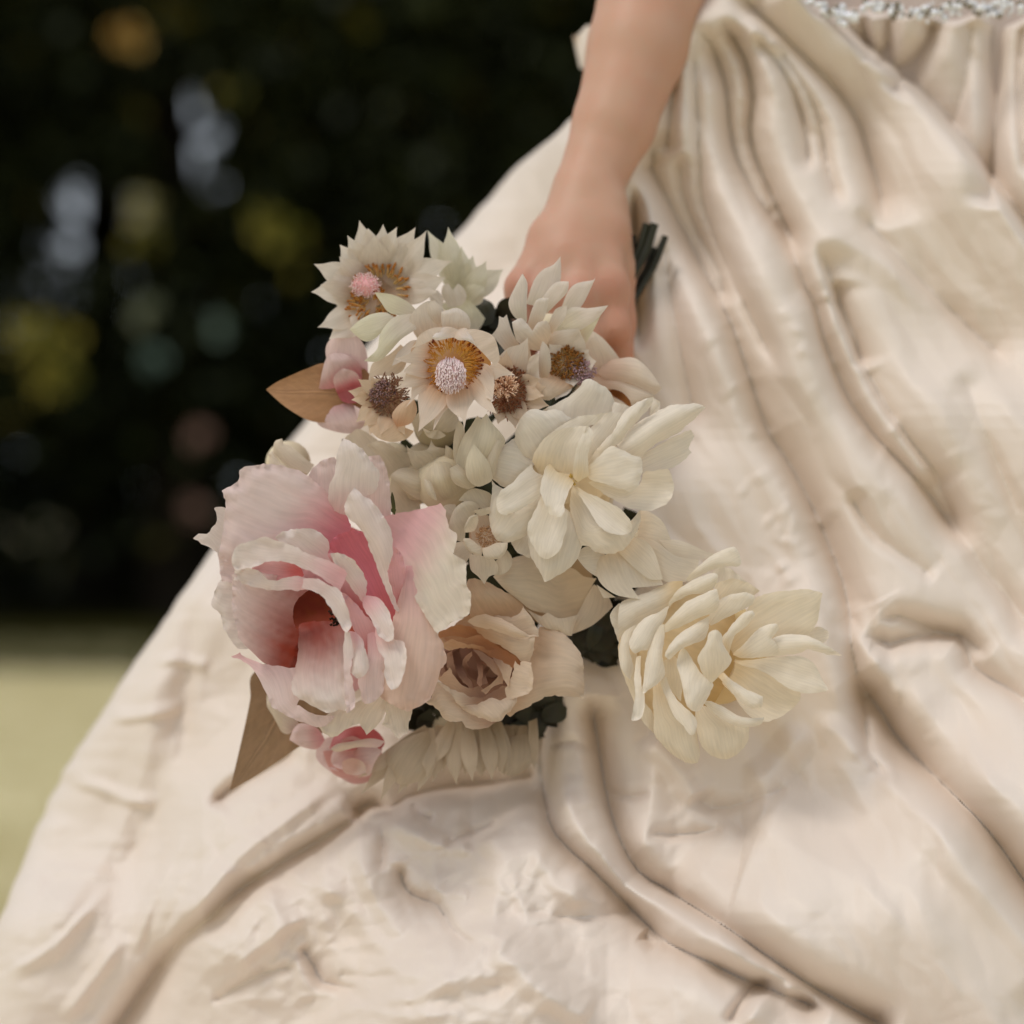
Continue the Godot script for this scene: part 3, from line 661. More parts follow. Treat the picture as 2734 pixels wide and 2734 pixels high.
func build_buds() -> void:
	var iv := L(228, 216, 196)
	var sh := L(214, 202, 180)
	flower("serruria_bud", "left cream protea bud in the cluster below the middle flower, mostly hidden", VF, 440, 800, 1.224, M.bract, 0.012, 0.03, L(190, 176, 148))
	pt([0,600,60,540,130,500,300,600,440,760,470,960,420,1280,300,1400,120,1000], 300, 1100, -20, -10, 3, 0, 0, sh, iv)
	pt([205,655,330,608,480,680,590,740,602,860,480,900,420,940,360,800,280,720], 450, 900, -6, 0, 8, -4, 0, sh, iv)
	flower("serruria_bud", "long cream protea bud lying on its side, low in the cluster", VF, 620, 1000, 1.214, M.bract, 0.014, 0.026, L(196, 182, 154))
	pt([412,940,480,880,560,858,680,878,790,960,850,1080,790,1152,680,1152,540,1062], 850, 1050, -10, 0, 10, -5, 0, sh, iv)
	pt([430,960,560,1040,680,1130,700,1300,480,1420,420,1200], 640, 1200, -18, -12, 3, 0, 0, sh, iv)
	flower("serruria_bud", "cream protea bud with two sharp points above the round bud", VF, 740, 800, 1.216, M.bract, 0.012, 0.024, L(196, 182, 154))
	pt([568,648,620,698,760,690,797,598,832,660,942,690,960,780,900,850,780,880,740,925,640,862,600,780], 760, 930, -8, 3, 10, -5, 0, sh, iv)
	pt([930,650,1000,700,1040,820,1000,880,930,800], 960, 900, -8, 0, 4, 0, 0, sh, iv)
	flower("serruria_bud", "hooded cream protea bud under the points of the middle flower", VF, 850, 480, 1.214, M.bract, 0.014, 0.024, L(180, 166, 138))
	pt([665,395,760,310,1020,310,1045,460,965,530,820,520,690,490], 850, 600, -10, -2, 9, -4, 0, sh, iv)
	pt([718,488,790,522,860,508,935,562,862,595,780,582,740,545], 830, 560, -4, 2, 4, 0, 0, iv, iv)
	pt([610,430,680,350,720,500,680,580], 700, 600, -10, -4, 4, 0, 0, sh, iv)
	flower("serruria_bud", "round closed cream protea bud in the middle of the cluster", VF, 900, 990, 1.204, M.bract, 0.017, 0.022, L(206, 192, 164))
	pt([728,985,755,890,820,822,930,803,1010,850,1060,960,1085,1060,1000,1125,880,1163,800,1122,745,1060], 950, 1160, -8, 0, 14, -8, 0, sh, L(232, 220, 198))
	pt([732,962,790,985,832,1080,852,1163,780,1122,738,1042], 850, 1160, 4, 4, 4, -2, 0, iv, iv)
	flower("serruria_bud", "tall pointed ivory protea bud beside the ivory gardenia", VF, 1230, 720, 1.196, M.bract, 0.014, 0.024, L(210, 198, 170))
	pt([1000,720,1008,560,1050,418,1105,500,1090,640,1060,850,1020,820], 1100, 900, -10, -3, 5, 0, 0, sh, iv)
	pt([968,865,1040,825,1130,900,1210,1030,1150,1057,1040,1022,985,962], 1200, 1030, -4, 3, 6, -2, 0, sh, iv)
	pt([1025,810,1080,600,1160,478,1222,378,1258,412,1308,358,1362,450,1442,540,1482,622,1420,720,1380,900,1270,1000,1130,960], 1220, 1020, -4, 2, 13, -6, 0, sh, L(236, 226, 204), 1.0)
	pt([1300,700,1380,600,1480,622,1420,760,1370,960,1310,980], 1260, 1020, 2, 3, 5, -2, 0, sh, iv)
	pt([1113,882,1130,760,1190,638,1262,722,1332,822,1362,962,1300,1012,1220,1032,1140,972], 1230, 1030, 4, 9, 6, -3, 0, iv, L(236, 226, 204))
	# the little open one
	flower("serruria_bud", "small half open cream protea bud between the pink rose and the ivory gardenia", VF, 1300, 1480, 1.196, M.bract, 0.01, 0.026, L(200, 170, 140))
	var pk := L(230, 210, 188)
	pt([895,1265,930,1200,1022,1198,1030,1290,970,1400], 1250, 1450, -16, -10, 3, 0, 0, sh, iv)
	pt([1050,1160,1120,1080,1200,1048,1332,1088,1372,1150,1362,1210,1250,1235,1170,1190], 1280, 1420, -14, -6, 5, 1, 0, sh, iv)
	pt([1000,1560,1100,1540,1180,1640,1120,1730,1020,1690], 1250, 1500, -18, -10, 3, 0, 0, sh, iv)
	pt([955,1440,1000,1260,1080,1180,1180,1168,1245,1220,1190,1300,1120,1420,1110,1540,1010,1520], 1260, 1460, -14, -2, 5, 2, -2, sh, iv)
	pt([1390,1720,1500,1620,1547,1700,1522,1790,1452,1842,1380,1850,1360,1760], 1320, 1520, -16, -8, 5, 0, 0, sh, iv)
	pt([1148,1650,1260,1670,1360,1690,1412,1760,1402,1832,1330,1862,1290,1932,1232,1862,1160,1792], 1300, 1540, -12, -3, 6, 0, 0, sh, iv)
	pt([1180,1340,1260,1290,1380,1330,1420,1480,1380,1620,1240,1620,1170,1500], 1300, 1480, -12, -9, 0, 0, 0, pk, pk)
	tuft("hairs", 1310, 1490, 75, 75, -8, 170, 34, 0.5, L(206, 166, 132), L(190, 150, 112), 0.00022)
	pt([1098,1422,1150,1310,1222,1288,1234,1340,1196,1440,1110,1455], 1280, 1440, -10, 4, 4, 2, -2, pk, iv)
	pt([1188,1252,1340,1218,1342,1280,1240,1302], 1300, 1440, -10, 2, 4, 2, 0, pk, iv)
	pt([1340,1300,1400,1280,1440,1380,1410,1480,1350,1400], 1310, 1450, -10, 0, 3, 0, 0, pk, iv)
	pt([1093,1512,1150,1508,1220,1560,1265,1602,1262,1672,1180,1652,1110,1592], 1280, 1500, -4, 6, 5, 1, -2, pk, iv)
	pt([1263,1602,1330,1582,1400,1550,1502,1548,1492,1622,1432,1692,1340,1702,1280,1672], 1320, 1500, -4, 6, 5, 1, -2, pk, iv)

func build_side_bracts() -> void:
	var white := L(246, 236, 220)
	var buff := L(238, 220, 194)
	flower("serruria", "white protea flower lying between the two gardenias, thin pointed bracts", VB, 880, 820, 1.2, M.bract, 0.012, 0.034, L(206, 190, 160))
	pt([890,640,930,640,1000,690,1040,780,990,830,880,800], 860, 780, -18, -8, 4, 0, 0, buff, white)
	pt([980,775,1080,778,1200,828,1245,842,1180,868,1060,850], 850, 780, -14, -4, 4, 1, 0, buff, white)
	pt([590,850,640,806,720,830,772,967,700,952,640,912], 760, 790, -12, -2, 4, 1, 0, buff, white)
	pt([870,760,960,778,1060,848,1172,868,1132,960,1010,970,930,880], 840, 780, -10, 0, 5, 1, 0, buff, white)
	pt([690,985,780,1045,722,1048], 640, 900, -14, -8, 2, 0, 0, buff, white)
	pt([680,860,740,840,800,790,880,800,960,900,1002,985,930,995,855,1000,892,1052,780,1032,700,965], 820, 780, -8, 2, 6, 1, 0, buff, white)
	pt([760,800,800,770,900,770,960,830,1000,960,940,960,860,900], 800, 770, -2, 4, 4, 1, 0, buff, white)

func build_back_blooms() -> void:
	var pale := L(236, 212, 208)
	var pink := L(228, 158, 164)
	var cream := L(234, 220, 200)
	flower("garden_rose", "smaller pink rose at the left edge behind the faded protea", VD, 330, 1600, 1.236, M.petal, 0.014, 0.05, L(226, 180, 178))
	fl_ruffle = 1.0
	pt([80,1930,110,1650,280,1600,430,1700,480,1850,580,1930,420,2060,150,2010], 350, 1650, -14, -4, 6, -2, -3, pink, pale)
	pt([175,1255,260,1160,420,1130,540,1280,560,1500,420,1570,300,1500,190,1400], 350, 1600, -14, -2, 6, -2, -3, pink, pale)
	pt([108,1650,148,1450,200,1340,330,1325,480,1420,500,1600,420,1760,280,1720], 350, 1600, -8, 3, 6, -2, -3, pink, pale)
	pt([240,1560,330,1460,450,1500,520,1640,460,1780,320,1760], 400, 1640, -6, 4, 3, 1, 0, L(214, 120, 128), pale)
	pt([430,1800,540,1870,590,1940,470,1960], 400, 1900, -4, 4, 4, 0, 0, pale, pale)
	flower("garden_rose", "cream rose edge peeping out behind the top of the large pink rose", VA1, 1300, 420, 1.222, M.petal, 0.014, 0.04, L(216, 200, 170))
	fl_ruffle = 0.8
	pt([1040,300,1110,250,1140,300,1200,400,1360,480,1560,600,1400,640,1050,500,1060,360], 1500, 620, -10, -2, 4, 0, -2, cream, cream)
	pt([1110,250,1115,170,1150,120,1225,103,1237,170,1330,190,1450,290,1560,390,1640,440,1560,560,1300,450,1190,370], 1500, 600, -10, 0, 5, 0, -3, cream, cream)
	flower("garden_rose", "pink rose hanging under the large pink rose, out of focus", VA5, 1000, 1200, 1.236, M.petal, 0.012, 0.05, L(226, 190, 180))
	fl_ruffle = 1.2
	backing(1080, 1220, 340, 280, -20, L(226, 176, 170), pale)
	pt([200,600,240,600,300,700,470,780,530,900,440,1000,360,985,310,900,255,800,205,720], 700, 900, -16, -4, 4, 0, -3, pale, cream)
	pt([436,1062,480,950,560,890,720,940,800,1060,720,1160,560,1135], 800, 1000, -14, -2, 4, 0, -3, pink, pale)
	pt([780,1180,1000,1160,1300,1130,1390,1180,1310,1310,1260,1430,1100,1450,950,1450,850,1360], 1050, 1200, -16, -2, 5, -2, -2, L(228, 176, 168), pale)
	pt([850,1150,900,1020,1000,960,1160,920,1320,960,1415,1075,1380,1150,1200,1150,1000,1180], 1150, 1100, -14, -6, -4, 4, 0, L(204, 104, 104), pink)
	pt([862,1155,930,1105,1100,1076,1280,1048,1415,1078,1360,1140,1150,1140,950,1186,890,1180], 1400, 1100, -4, 3, 4, 0, -2, pale, cream)
	pt([980,1290,1080,1250,1200,1300,1230,1400,1120,1430,1000,1400], 1100, 1350, -4, 3, -3, 4, 0, L(226, 190, 174), L(238, 214, 200))
	flower("serruria", "drooping white protea flower under the beige rose, ragged bracts with shade put into their colour", VH, 1330, 430, 1.246, M.bract, 0.016, 0.03, L(150, 136, 108))
	fl_vein = 0.9
	var shaded_white := L(216, 200, 178)  # darker tones paint the shade of the roses above onto these bracts
	var shaded_buff := L(182, 160, 130)
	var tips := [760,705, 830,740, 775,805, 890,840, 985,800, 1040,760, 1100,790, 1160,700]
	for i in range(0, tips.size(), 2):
		bract(1180, 400, tips[i], tips[i + 1], 46, 0.05, -8.0, rng.randf_range(-4, 6), 4, shaded_buff, shaded_white)
	pt([930,560,1050,470,1160,430,1200,560,1140,700,1020,740,960,700], 1180, 400, -4, 4, 6, 0, -3, shaded_buff, shaded_white)
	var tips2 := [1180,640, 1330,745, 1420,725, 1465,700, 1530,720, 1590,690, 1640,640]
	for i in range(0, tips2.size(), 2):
		bract(1300 + i * 22, 380, tips2[i], tips2[i + 1], 48, 0.0, -10.0, rng.randf_range(-8, 2), 4, shaded_buff, shaded_white)
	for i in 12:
		bract(1230.0 + i * 44.0, 400, 1200.0 + i * 45.0 + rng.randf_range(-16, 16), rng.randf_range(650, 735), 44, 0.0, -16.0, rng.randf_range(-16, -6), 4, shaded_buff, shaded_white)
	pt([1570,560,1640,470,1740,450,1780,560,1740,640,1640,690,1570,660], 1650, 400, -14, -6, 6, 0, -3, shaded_buff, shaded_white)
	pt([1740,380,1790,360,1800,520,1775,650,1745,560], 1760, 340, -14, -8, 3, 0, 0, shaded_buff, shaded_white)

func build_greens() -> void:
	flower("leaf", "large tan leaf with a velvety underside, its tip pointing left out of the bouquet", VW, 650, 770, 1.246, M.leaf, 0.004, 0.01, L(120, 90, 60))
	pt([502,735,520,722,545,710,580,695,612,685,680,690,720,740,680,790,605,797,575,790,535,765], 760, 750, -6, 4, 6, 5, 0, L(150, 112, 82), L(190, 148, 112), 1.0, "blade", M.leaf)
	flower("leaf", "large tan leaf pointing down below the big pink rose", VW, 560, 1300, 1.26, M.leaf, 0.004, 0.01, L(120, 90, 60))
	pt([478,1270,472,1320,455,1400,433,1492,480,1466,560,1412,620,1370,640,1290,560,1230], 640, 1200, -4, 4, 3, 3, 0, L(136, 108, 82), L(156, 128, 100), 1.0, "blade", M.leaf)  # tan darkened, the shade below the rose is put into this blade
	flower("grass_blade", "thin dark green sliver of leaf standing beside the pink rose", VF, 450, 1250, 1.186, M.green, 0.0015, 0.006, L(60, 66, 24))
	pt([436,1078,452,1110,462,1160,470,1220,466,1290,450,1290,432,1200,424,1130], 458, 1290, -2, 2, 1, 0, 0, L(70, 74, 26), L(60, 58, 22), 1.0, "blade", M.green)
	# dark foliage between the flowers; leaves in the gaps are added as painted shade
	flower("foliage", "dark green leaves between the flowers of the bouquet, those in the gaps added as shade", VN, 1300, 1500, 1.25, M.green, 0.012, 0.03, L(40, 44, 24))
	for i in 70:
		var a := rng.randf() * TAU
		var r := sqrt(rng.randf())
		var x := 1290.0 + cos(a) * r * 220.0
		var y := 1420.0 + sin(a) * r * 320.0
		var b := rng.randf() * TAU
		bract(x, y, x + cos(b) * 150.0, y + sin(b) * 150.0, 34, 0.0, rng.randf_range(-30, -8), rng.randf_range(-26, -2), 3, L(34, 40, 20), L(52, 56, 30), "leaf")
	for i in 180:  # added dark leaves stand for the deep shade in these gaps
		var shade_gap: Array = [[1600, 1660, 60, 50], [1610, 1700, 30, 40], [1420, 1900, 50, 30], [1620, 1560, 60, 50], [1290, 1910, 120, 40], [1170, 1940, 80, 40], [1700, 1440, 40, 40], [1310, 870, 40, 40]][i % 8]
		var x: float = shade_gap[0] + rng.randf_range(-1, 1) * shade_gap[2]
		var y: float = shade_gap[1] + rng.randf_range(-1, 1) * shade_gap[3]
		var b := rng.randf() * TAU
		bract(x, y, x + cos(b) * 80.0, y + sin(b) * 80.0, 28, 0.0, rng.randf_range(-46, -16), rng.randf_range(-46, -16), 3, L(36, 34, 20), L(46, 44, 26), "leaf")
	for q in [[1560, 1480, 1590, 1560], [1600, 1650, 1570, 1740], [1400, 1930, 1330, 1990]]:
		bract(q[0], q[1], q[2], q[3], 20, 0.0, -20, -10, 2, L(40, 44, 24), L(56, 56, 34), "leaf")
	# stems, gathered through the hand
	var s := Soup.new()
	for i in 13:
		var a := rng.randf() * TAU
		var r := sqrt(rng.randf()) * 0.011
		var o := Vector3(cos(a) * r, sin(a) * r * 0.6, sin(a) * r)
		var p0 := at(1330 + rng.randf_range(-160, 160), 1350 + rng.randf_range(-160, 160), 1.275)
		var p1 := at(1500, 1010, 1.29) + o
		var p2 := at(1655, 800, 1.318) + o * 0.9
		var p3 := at(1712, 690, 1.324) + o * 1.1
		var p4 := at(1730, 630, 1.322) + o * 1.2
		var cl := [L(52, 58, 34), L(46, 50, 30), L(40, 42, 26), L(40, 42, 26), L(40, 42, 26)]
		s.add(tube([p0 - bouquet.position, p1 - bouquet.position, p2 - bouquet.position, p3 - bouquet.position, p4 - bouquet.position], [0.002, 0.0022, 0.0024, 0.0024, 0.0022], 7, cl))
	tag(put("stems", soup_mesh(s), M.green, bouquet), "bundle of dark green flower stems running up through the hand")

func build_bouquet() -> void:
	bouquet = Node3D.new()
	bouquet.name = "bouquet"
	bouquet.position = at(1330, 1450, 1.25)
	add_child(bouquet)
	tag(bouquet, "loose bridal bouquet of pink and beige roses, ivory gardenias and spiky proteas", "bouquet")
	build_greens()
	build_back_blooms()
	build_right_rose()
	build_cream_rose()
	build_serrurias()
	build_buds()
	build_side_bracts()
	build_beige_rose()
	build_gardenia()
	build_lower_gardenia()
	build_pink_rose()

# ---------- the dress: one sheet of silk, its folds laid in one by one ----------
const GX0 := -700.0
const GY0 := -120.0
const CELL := 5.0
const GW := 730
const GH := 600
var field := PackedFloat32Array()     # millimetres towards the viewer
var near_d := PackedFloat32Array()
var near_s := PackedFloat32Array()

# pts: the line of the fold; wa / wb: its breadth below-left / above-right of the line's run; h: height in millimetres
func fold(pts: Array, wa: float, wb: float, h: float, p := 1.0, taper := 0.22) -> void:
	wa = maxf(wa, 18.0)
	wb = maxf(wb, 18.0)
	var raw := PackedVector2Array()
	for i in range(0, pts.size(), 2): raw.append(Vector2(pts[i], pts[i + 1]))
	var line := PackedVector2Array()
	for i in raw.size() - 1:
		var a := raw[maxi(i - 1, 0)]
		var d := raw[mini(i + 2, raw.size() - 1)]
		var k := maxi(2, int(raw[i].distance_to(raw[i + 1]) / 40.0))
		for j in k: line.append(raw[i].cubic_interpolate(raw[i + 1], a, d, float(j) / k))
	line.append(raw[-1])
	var w := maxf(wa, wb)
	var total := 0.0
	var along := PackedFloat32Array([0.0])
	for i in line.size() - 1:
		total += line[i].distance_to(line[i + 1])
		along.append(total)
	var touched := PackedInt32Array()
	for i in line.size() - 1:
		var a := line[i]
		var b := line[i + 1]
		var ab := b - a
		var l2 := maxf(ab.length_squared(), 0.01)
		var nrm := Vector2(-ab.y, ab.x)
		var x0 := clampi(int((minf(a.x, b.x) - w - GX0) / CELL), 0, GW - 1)
		var x1 := clampi(int((maxf(a.x, b.x) + w - GX0) / CELL) + 1, 0, GW - 1)
		var y0 := clampi(int((minf(a.y, b.y) - w - GY0) / CELL), 0, GH - 1)
		var y1 := clampi(int((maxf(a.y, b.y) + w - GY0) / CELL) + 1, 0, GH - 1)
		for y in range(y0, y1 + 1):
			for x in range(x0, x1 + 1):
				var q := Vector2(GX0 + x * CELL, GY0 + y * CELL) - a
				var t := clampf(q.dot(ab) / l2, 0.0, 1.0)
				var r := q - ab * t
				var d2 := r.length_squared()
				if d2 > w * w: continue
				var at_cell := y * GW + x
				if near_d[at_cell] < 0.0: touched.append(at_cell)
				elif near_d[at_cell] <= d2: continue
				near_d[at_cell] = d2
				var u := (along[i] + t * (along[i + 1] - along[i])) / total
				near_s[at_cell] = (u + 0.001) * (1.0 if nrm.dot(q) >= 0.0 else -1.0)
	for c in touched:
		var side := near_s[c]
		var s := sqrt(near_d[c]) / (wa if side > 0.0 else wb)
		near_d[c] = -1.0
		if s >= 1.0: continue
		var u := absf(side)
		var f := 1.0
		if taper > 0.0: f = smoothstep(0.0, taper, u) * smoothstep(0.0, taper, 1.001 - u)
		# silk taffeta bends little: flat sides that meet in a crease
		var g := 1.0 - s
		if h > 0.0: g = lerpf(g, g * g * (3.0 - 2.0 * g), 0.55)
		if p != 1.0: g = pow(g, p)
		field[c] += h * g * f

const CR := 1.9

const DEPTHS := [[2400, 50, 1.385], [1900, 150, 1.35], [1700, 600, 1.335], [2700, 700, 1.335], [2000, 900, 1.285], [2600, 1300, 1.265], [1850, 1450, 1.275], [2250, 1800, 1.245], [2700, 2400, 1.14], [1500, 2300, 1.18], [1300, 2700, 1.10], [2000, 2700, 1.11], [1050, 2250, 1.245], [700, 2450, 1.26], [250, 2600, 1.34], [520, 1900, 1.42], [250, 2150, 1.43], [850, 1250, 1.50], [1300, 600, 1.50], [1200, 1500, 1.40], [1300, 1980, 1.36], [1750, 1950, 1.245], [1650, 1750, 1.30], [700, 2150, 1.31], [950, 2000, 1.35], [1700, 1000, 1.32], [1560, 2000, 1.235]]

func base_depth(x: float, y: float) -> float:
	var s := 0.0
	var t := 0.0
	for q in DEPTHS:
		var d2: float = ((x - q[0]) * (x - q[0]) + (y - q[1]) * (y - q[1])) / 90000.0
		var w: float = 1.0 / (0.12 + d2 * d2)
		s += w * q[2]
		t += w
	return s / t

const LEFT := [[-400, 2000], [-80, 1880], [0, 1840], [200, 1640], [340, 1505], [450, 1372], [630, 1217], [850, 1040], [1150, 794], [1300, 690], [1473, 562], [1707, 403], [1830, 318], [2075, 163], [2308, 57], [2450, 0], [2900, -190], [4900, -900]]

func left_edge(y: float) -> float:
	for i in LEFT.size() - 1:
		if y <= LEFT[i + 1][0]:
			var t: float = (y - LEFT[i][0]) / (LEFT[i + 1][0] - LEFT[i][0])
			var a: float = LEFT[maxi(i - 1, 0)][1]
			var b: float = LEFT[i][1]
			var c: float = LEFT[i + 1][1]
			var d: float = LEFT[mini(i + 2, LEFT.size() - 1)][1]
			return lerpf(cubic_interpolate(b, c, a, d, t), lerpf(b, c, t), 0.6)
	return -900.0

# a crevice: the cloth dips sharply in at the line and swells away from it on both sides
func crev(pts: Array, wa: float, wb: float, h: float, taper := 0.12) -> void:
	fold(pts, wa * 1.7, wb * 1.7, -h * 1.4, 2.6, taper)

func lay_folds() -> void:
	# pulled-up front: panels fanning out from the hip, each tucked under the next
	fold([2100,-100, 2230,70, 2380,200, 2500,320, 2620,470, 2734,640, 2900,880, 3100,1200], 260, 24, 30, 1.0, 0.05)
	crev([2125,-100, 2255,62, 2405,192, 2525,310, 2645,460, 2760,630, 2925,870, 3100,1150], 30, 90, 20, 0.05)
	crev([1752,330, 1742,440, 1745,466, 1826,620, 1892,752, 1943,847, 1972,927, 2016,1059, 2053,1162, 2102,1234, 2183,1388, 2249,1556, 2268,1640, 2322,1703], 55, 105, 34, 0.08)
	crev([1840,60, 1859,79, 1899,119, 1938,238, 1946,333, 1958,400, 1980,459, 2038,554, 2090,620, 2119,686, 2148,766, 2177,818, 2196,898, 2229,986, 2273,1081, 2339,1169, 2403,1234, 2470,1310, 2520,1380, 2590,1480], 60, 70, 30, 0.08)
	crev([1920,40, 1938,71, 1990,160, 2010,260, 2002,340, 2016,415, 2046,488, 2082,568, 2119,642, 2150,690], 45, 50, 26)
	crev([2177,640, 2210,720, 2245,830, 2290,940, 2350,1060, 2440,1190, 2540,1310], 26, 120, 17)
	crev([1950,-40, 2000,15, 2076,84, 2152,160, 2236,247, 2290,330, 2318,420, 2346,510, 2368,620], 45, 110, 30)
	crev([2000,90, 2060,150, 2120,250, 2150,360, 2160,470], 36, 40, 16)
	crev([2060,110, 2140,220, 2190,330, 2210,460, 2250,560], 34, 40, 13)
	crev([2287,547, 2324,605, 2383,671, 2450,744, 2600,890, 2700,980], 30, 60, 12)
	fold([2170,598, 2273,656, 2383,715, 2450,766, 2560,850], 60, 60, 7)
	crev([1818,400, 1820,510, 1862,620, 1921,730, 1936,825], 40, 44, 14)
	crev([1851,79, 1859,278, 1868,420, 1877,547, 1928,678, 1987,810, 2038,913, 2090,1010], 40, 50, 14)
	crev([1800,130, 1790,300, 1780,420], 40, 40, 16)
	crev([1690,480, 1700,700, 1705,950], 30, 30, 40, 0.3)
	crev([1770,620, 1790,800, 1830,1000, 1860,1150], 46, 50, 9)
	fold([1890,840, 1960,1010, 2040,1190, 2110,1340, 2180,1500], 90, 70, 7)
	crev([2236,744, 2240,810, 2280,898, 2300,985], 20, 70, 10)
	fold([2120,760, 2160,900, 2230,1060, 2330,1230], 50, 50, 6)
	crev([2264,1307, 2300,1380, 2344,1439, 2432,1498, 2498,1556], 24, 60, 7)
	crev([2480,1240, 2520,1322, 2564,1417, 2630,1527, 2703,1615, 2780,1720], 70, 140, 17)
	crev([2560,980, 2640,1180, 2720,1380, 2800,1560], 80, 120, 10)
	# gathers under the belt
	crev([2690,20, 2665,95, 2661,266, 2650,418, 2640,560], 60, 50, 26, 0.08)
	crev([2494,50, 2480,110, 2418,198, 2380,250], 44, 44, 18, 0.08)
	crev([2370,40, 2372,120, 2350,180], 30, 30, 14)
	crev([2590,40, 2580,200, 2540,360], 40, 40, 8)
	crev([2734,40, 2720,260, 2750,480], 30, 40, 12)
	crev([2300,40, 2310,110, 2330,160], 24, 24, 10)
	# right of the bouquet, lower
	crev([2344,1659, 2403,1644, 2491,1681, 2579,1703, 2640,1760], 30, 40, 10)
	crev([2278,1710, 2330,1700, 2374,1721, 2447,1700, 2557,1700, 2593,1776, 2645,1813, 2734,1871, 2850,1990], 50, 80, 20)
	crev([2286,1798, 2322,1857, 2359,1908, 2388,1959, 2447,2025, 2506,2082, 2605,2181, 2676,2266, 2734,2351, 2850,2500], 70, 70, 38, 0.08)
	crev([2262,1620, 2278,1747, 2293,1820, 2308,1893, 2319,2010, 2380,2090], 50, 36, 16)
	fold([2420,1790, 2480,1900, 2580,2030, 2700,2150], 90, 90, 9)
	fold([2330,1720, 2350,1790, 2400,1880], 40, 40, 6)
	fold([2202,1947, 2251,1990, 2358,2082, 2499,2209, 2605,2358, 2734,2513, 2850,2660], 200, 70, 20, 1.0, 0.12)
	fold([1977,2197, 2026,2205, 2125,2263, 2224,2320, 2300,2361, 2414,2471, 2534,2612, 2640,2734, 2760,2880], 270, 170, 34, 1.0, 0.08)
	fold([1977,2197, 1911,2279, 1820,2403], 60, 130, 9, 1.0, 0.15)
	fold([2167,1941, 2224,1949, 2300,2007, 2360,2070], 60, 50, 9)
	fold([2167,1941, 2109,1999, 2059,2057, 1990,2110], 60, 60, 10)
	fold([1721,1966, 1787,2024, 1829,2081, 1870,2147], 50, 80, 11, 1.0, 0.15)
	fold([1721,1966, 1746,2048, 1738,2164, 1705,2296], 50, 70, 10, 1.0, 0.15)
	crev([1730,2221, 1812,2232, 1936,2213], 16, 30, 7)
	crev([1850,2120, 1900,2160, 2000,2140, 2110,2100], 30, 34, 6)
	crev([1620,2110, 1680,2130, 1735,2120], 14, 24, 5)
	crev([1460,1990, 1530,1980, 1600,2010], 14, 24, 4)
	crev([1577,1855, 1577,1867, 1598,1999, 1623,2147, 1656,2246, 1705,2329, 1771,2370, 1820,2403, 1911,2460, 2043,2551, 2142,2617, 2300,2708, 2400,2760], 45, 70, 34, 0.06)
	crev([1470,1850, 1449,1916, 1445,2040, 1466,2188, 1507,2254, 1565,2304, 1623,2361, 1688,2427, 1730,2469, 1787,2518, 1895,2568, 1993,2617, 2101,2658, 2224,2708], 80, 44, 32, 0.06)
	fold([1491,2065, 1532,2180, 1590,2279, 1664,2370, 1754,2411, 1900,2490, 2060,2580, 2200,2670], 40, 40, 10, 1.0, 0.1)
	crev([1713,2493, 1735,2515, 1750,2532], 26, 26, 12)
	crev([1400,2427, 1524,2452, 1631,2444, 1713,2436], 20, 40, 7)
	fold([1532,2312, 1540,2370, 1545,2427], 44, 60, 7)
	fold([1410,2240, 1480,2340, 1540,2430], 40, 60, 7)
	fold([1977,2760, 2059,2650, 2142,2666], 60, 30, 14)
	crev([1940,2734, 2000,2640, 2060,2620], 30, 20, 10)
	# middle bottom puff
	crev([930,2180, 954,2162, 992,2147, 1044,2158, 1088,2128, 1185,2103, 1345,2086, 1441,2064], 40, 90, 30, 0.06)
	fold([960,2213, 960,2290, 986,2367, 1031,2444, 1082,2508], 36, 56, 9, 1.0, 0.12)
	crev([967,2207, 1012,2203, 1024,2278, 1012,2335], 24, 24, 8)
	fold([1056,2169, 1063,2201, 1133,2239, 1185,2258, 1262,2258], 34, 40, 9, 1.0, 0.12)
	crev([1101,2143, 1121,2175, 1159,2188], 18, 18, 8)
	crev([1070,2300, 1076,2355, 1108,2392, 1172,2418, 1204,2474, 1249,2512, 1280,2514], 44, 18, 13)
	fold([1159,2271, 1162,2330, 1156,2385], 40, 40, 6, 1.0, 0.1)
	fold([1153,2387, 1210,2320, 1262,2258], 40, 60, 6, 1.0, 0.1)
	fold([1153,2387, 1200,2386, 1255,2392], 40, 30, 5, 1.0, 0.1)
	fold([1300,2220, 1319,2303, 1326,2393, 1313,2496, 1306,2521], 60, 70, 10, 1.0, 0.1)
	fold([1300,2220, 1377,2342, 1396,2419, 1500,2444], 40, 60, 7, 1.0, 0.1)
	crev([1185,2258, 1262,2220, 1326,2194], 24, 30, 10)
	fold([1306,2528, 1377,2579, 1428,2637, 1500,2681, 1580,2720], 50, 90, 14, 1.0, 0.1)
	fold([1306,2528, 1236,2592, 1220,2640], 24, 30, 5)
	fold([819,2348, 903,2393, 967,2470, 1044,2579, 1069,2598, 1153,2617], 40, 60, 8, 1.0, 0.12)
	fold([1012,2675, 1088,2669, 1153,2643, 1230,2600], 26, 30, 6)
	crev([800,2521, 838,2579, 864,2624, 960,2640], 26, 26, 9)
	crev([900,2600, 1000,2610, 1069,2600], 22, 26, 6)
	fold([700,2330, 740,2440, 720,2560], 40, 40, 7)
	fold([608,2591, 690,2530, 764,2471, 850,2440], 26, 40, 8)
	crev([560,2680, 700,2600, 800,2580], 26, 26, 7)
	fold([860,2734, 960,2690, 1100,2720, 1250,2690], 30, 40, 7)
	fold([840,2280, 880,2340, 850,2420, 880,2500], 50, 50, 6)
	# left lower
	crev([1026,2117, 920,2202, 778,2287, 637,2379, 552,2457, 460,2534, 340,2704, 240,2850], 40, 80, 26, 0.1)
	crev([800,1985, 700,2050, 610,2110, 560,2160], 36, 60, 20, 0.15)
